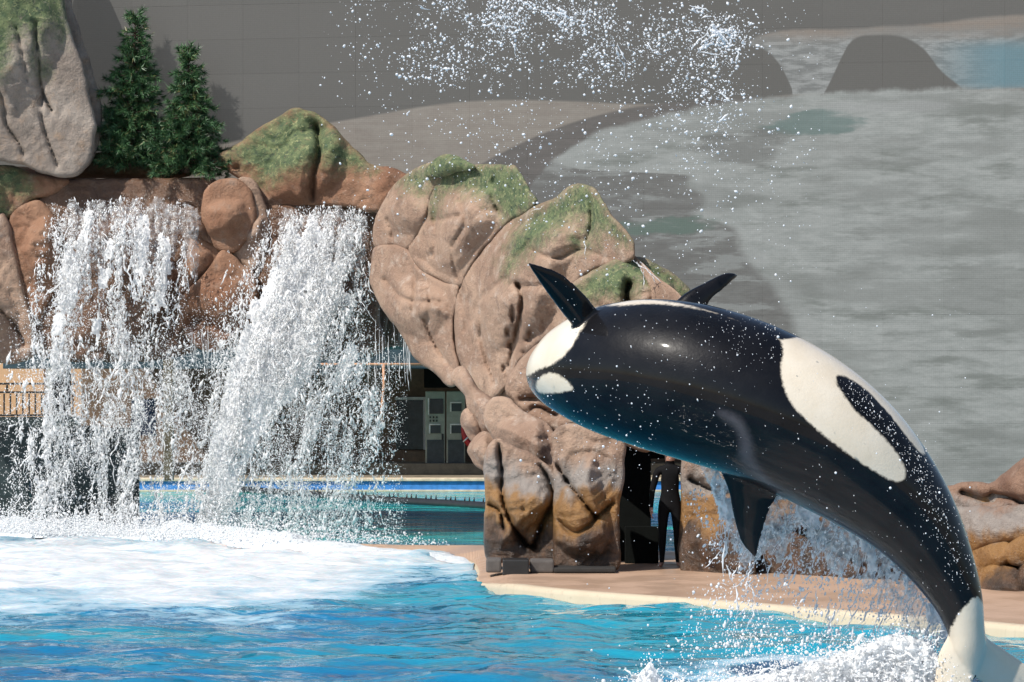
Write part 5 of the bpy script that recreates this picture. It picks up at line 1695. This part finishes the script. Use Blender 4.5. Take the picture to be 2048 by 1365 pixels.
def curt_env(P):
    # between the orca's lower edge and a ragged hem
    up = np.interp(P[:, 0], [1360, 1390, 1420, 1445, 1520, 1560, 1620, 1700, 1770, 1830, 1895, 1930], [905, 905, 930, 985, 1060, 990, 1000, 1040, 1105, 1175, 1265, 1330])
    lo = np.interp(P[:, 0], [1360, 1390, 1420, 1470, 1510, 1560, 1640, 1720, 1800, 1850, 1900], [930, 1000, 1060, 1150, 1150, 1130, 1130, 1180, 1260, 1310, 1340])
    t = (P[:, 1] - up) / np.maximum(lo - up, 1)
    r = np.clip(1.18 - 0.62 * np.clip(t, 0, 2), 0, 1) * (t > -0.25) * (P[:, 0] > 1368) * (P[:, 0] < 1915)
    left = P[:, 0] < 1450
    edge = np.clip((P[:, 0] - np.interp(P[:, 1], [900, 960, 1040, 1100, 1160], [1374, 1402, 1424, 1446, 1470])) / 18, 0, 1)
    r = np.where(left, r * (0.35 + 0.65 * edge) * (edge > 0), r)
    return r


ct_ = thing('water_curtain', W(1640, 1290, Y0 + 0.5), 'thin curtain of water sheeting off the dorsal fin and back', 'water')
items = [lace_vf(curt_env, 1360, 1920, 890, 1350, 2.6, Y0 + 0.75, 0.57, 131, (1.0, 0.5), 0.10, 34.0)]
stuff('sheet', items, M_SHEET, None, None, parent=ct_)
items = [lace_vf(lambda P: curt_env(P) * 0.96, 1360, 1920, 890, 1350, 2.6, Y0 + 0.68, 0.70, 171, (1.2, 0.45), 0.14, 22.0)]
its = []
for (x, y) in sample(lambda P: np.clip(curt_env(P), 0, 1) * (P[:, 1] > 1000), 1380, 1915, 960, 1340, 220):
    lean = -0.35 if x > 1500 else -0.15
    ln = rng.uniform(0.08, 0.34)
    its.append(strand_vf(W(x, y, Y0 + 0.7 + rng.normal(0, 0.1)), np.array([lean + rng.normal(0, 0.2), rng.normal(0, 0.1), -1]) * ln, rng.integers(6, 11), rng.uniform(0.004, 0.012), 0, 0.035, 5))
stuff('strands', items + its, M_SPRAYB, None, None, parent=ct_)


def cdrop(P):
    r = curt_env(P + np.array([30, -40])) * 0.5 + 0.35 * np.exp(-((P[:, 0] - 1600) / 190) ** 2 - ((P[:, 1] - 1170) / 90) ** 2)
    r = r + 0.35 * np.exp(-((P[:, 0] - 1560) / 240) ** 2 - ((P[:, 1] - 1290) / 70) ** 2)
    return np.clip(r, 0, 1) * np.clip(fbm(p3(P[:, 0] / 34, P[:, 1] / 34, 3), 4, 41) * 3 - 0.85, 0.08, 1)


q = sample(cdrop, 1360, 1920, 980, 1370, 4200)
n = len(q)
P = W(q[:, 0], q[:, 1], Y0 + 0.8 + rng.normal(0, 0.2, n))
P[:, 2] = np.maximum(P[:, 2], 0.03)
stuff('droplets', [drops_vf(P, np.clip(rng.lognormal(math.log(0.0046), 0.5, n), 0.0025, 0.02), np.c_[rng.normal(-0.3, 0.4, n), rng.normal(0, 0.3, n), -np.ones(n)], 1 + rng.random(n) * 1.2, ico=True)], M_SPRAYB, None, None, parent=ct_)

# ---- white water where the tail left the pool
def senv(P):
    up = np.interp(P[:, 0], [1225, 1262, 1300, 1330, 1400, 1470, 1560, 1660, 1740, 1800, 1860, 1900, 1960], [1368, 1350, 1306, 1350, 1352, 1340, 1326, 1300, 1268, 1250, 1268, 1330, 1380])
    return np.clip((P[:, 1] - up) / 34, 0, 1) * 0.85 * (P[:, 1] < 1440)


sp_ = thing('tail_splash', W(1620, 1400, Y0 + 0.3), 'white splash boiling up around the tail of the orca', 'splash')
items = [lace_vf(senv, 1220, 1960, 1235, 1420, 2.6, Y0 + 0.25, 0.34, 211, (0.8, 0.8), 0.20, 26.0), lace_vf(senv, 1220, 1960, 1240, 1420, 2.6, Y0 + 0.5, 0.27, 251, (0.8, 0.8), 0.22, 30.0)]
stuff('torn_sheet', items, M_SPRAY, None, None, parent=sp_)
q = sample(lambda P: np.clip(senv(P + np.array([0, 16])) * 0.5 + 0.25 * np.exp(-((P[:, 0] - 1600) / 200) ** 2 - ((P[:, 1] - 1310) / 50) ** 2), 0, 1), 1180, 1960, 1180, 1400, 6500)
n = len(q)
P = W(q[:, 0], q[:, 1], Y0 + 0.2 + rng.normal(0, 0.35, n))
stuff('droplets', [drops_vf(P, np.clip(rng.lognormal(math.log(0.0046), 0.55, n), 0.0022, 0.022), None, None, ico=True)], M_SPRAY, None, None, parent=sp_)
its = []
for (x, y) in sample(senv, 1230, 1950, 1250, 1390, 160):
    its.append(strand_vf(W(x, y, Y0 + 0.1), np.array([rng.normal(0, 0.7), rng.normal(0, 0.2), 0.7]) * rng.uniform(0.08, 0.22), 8, rng.uniform(0.008, 0.02), 0.05, 0.04, 5))
stuff('strands', its, M_SPRAY, None, None, parent=sp_)
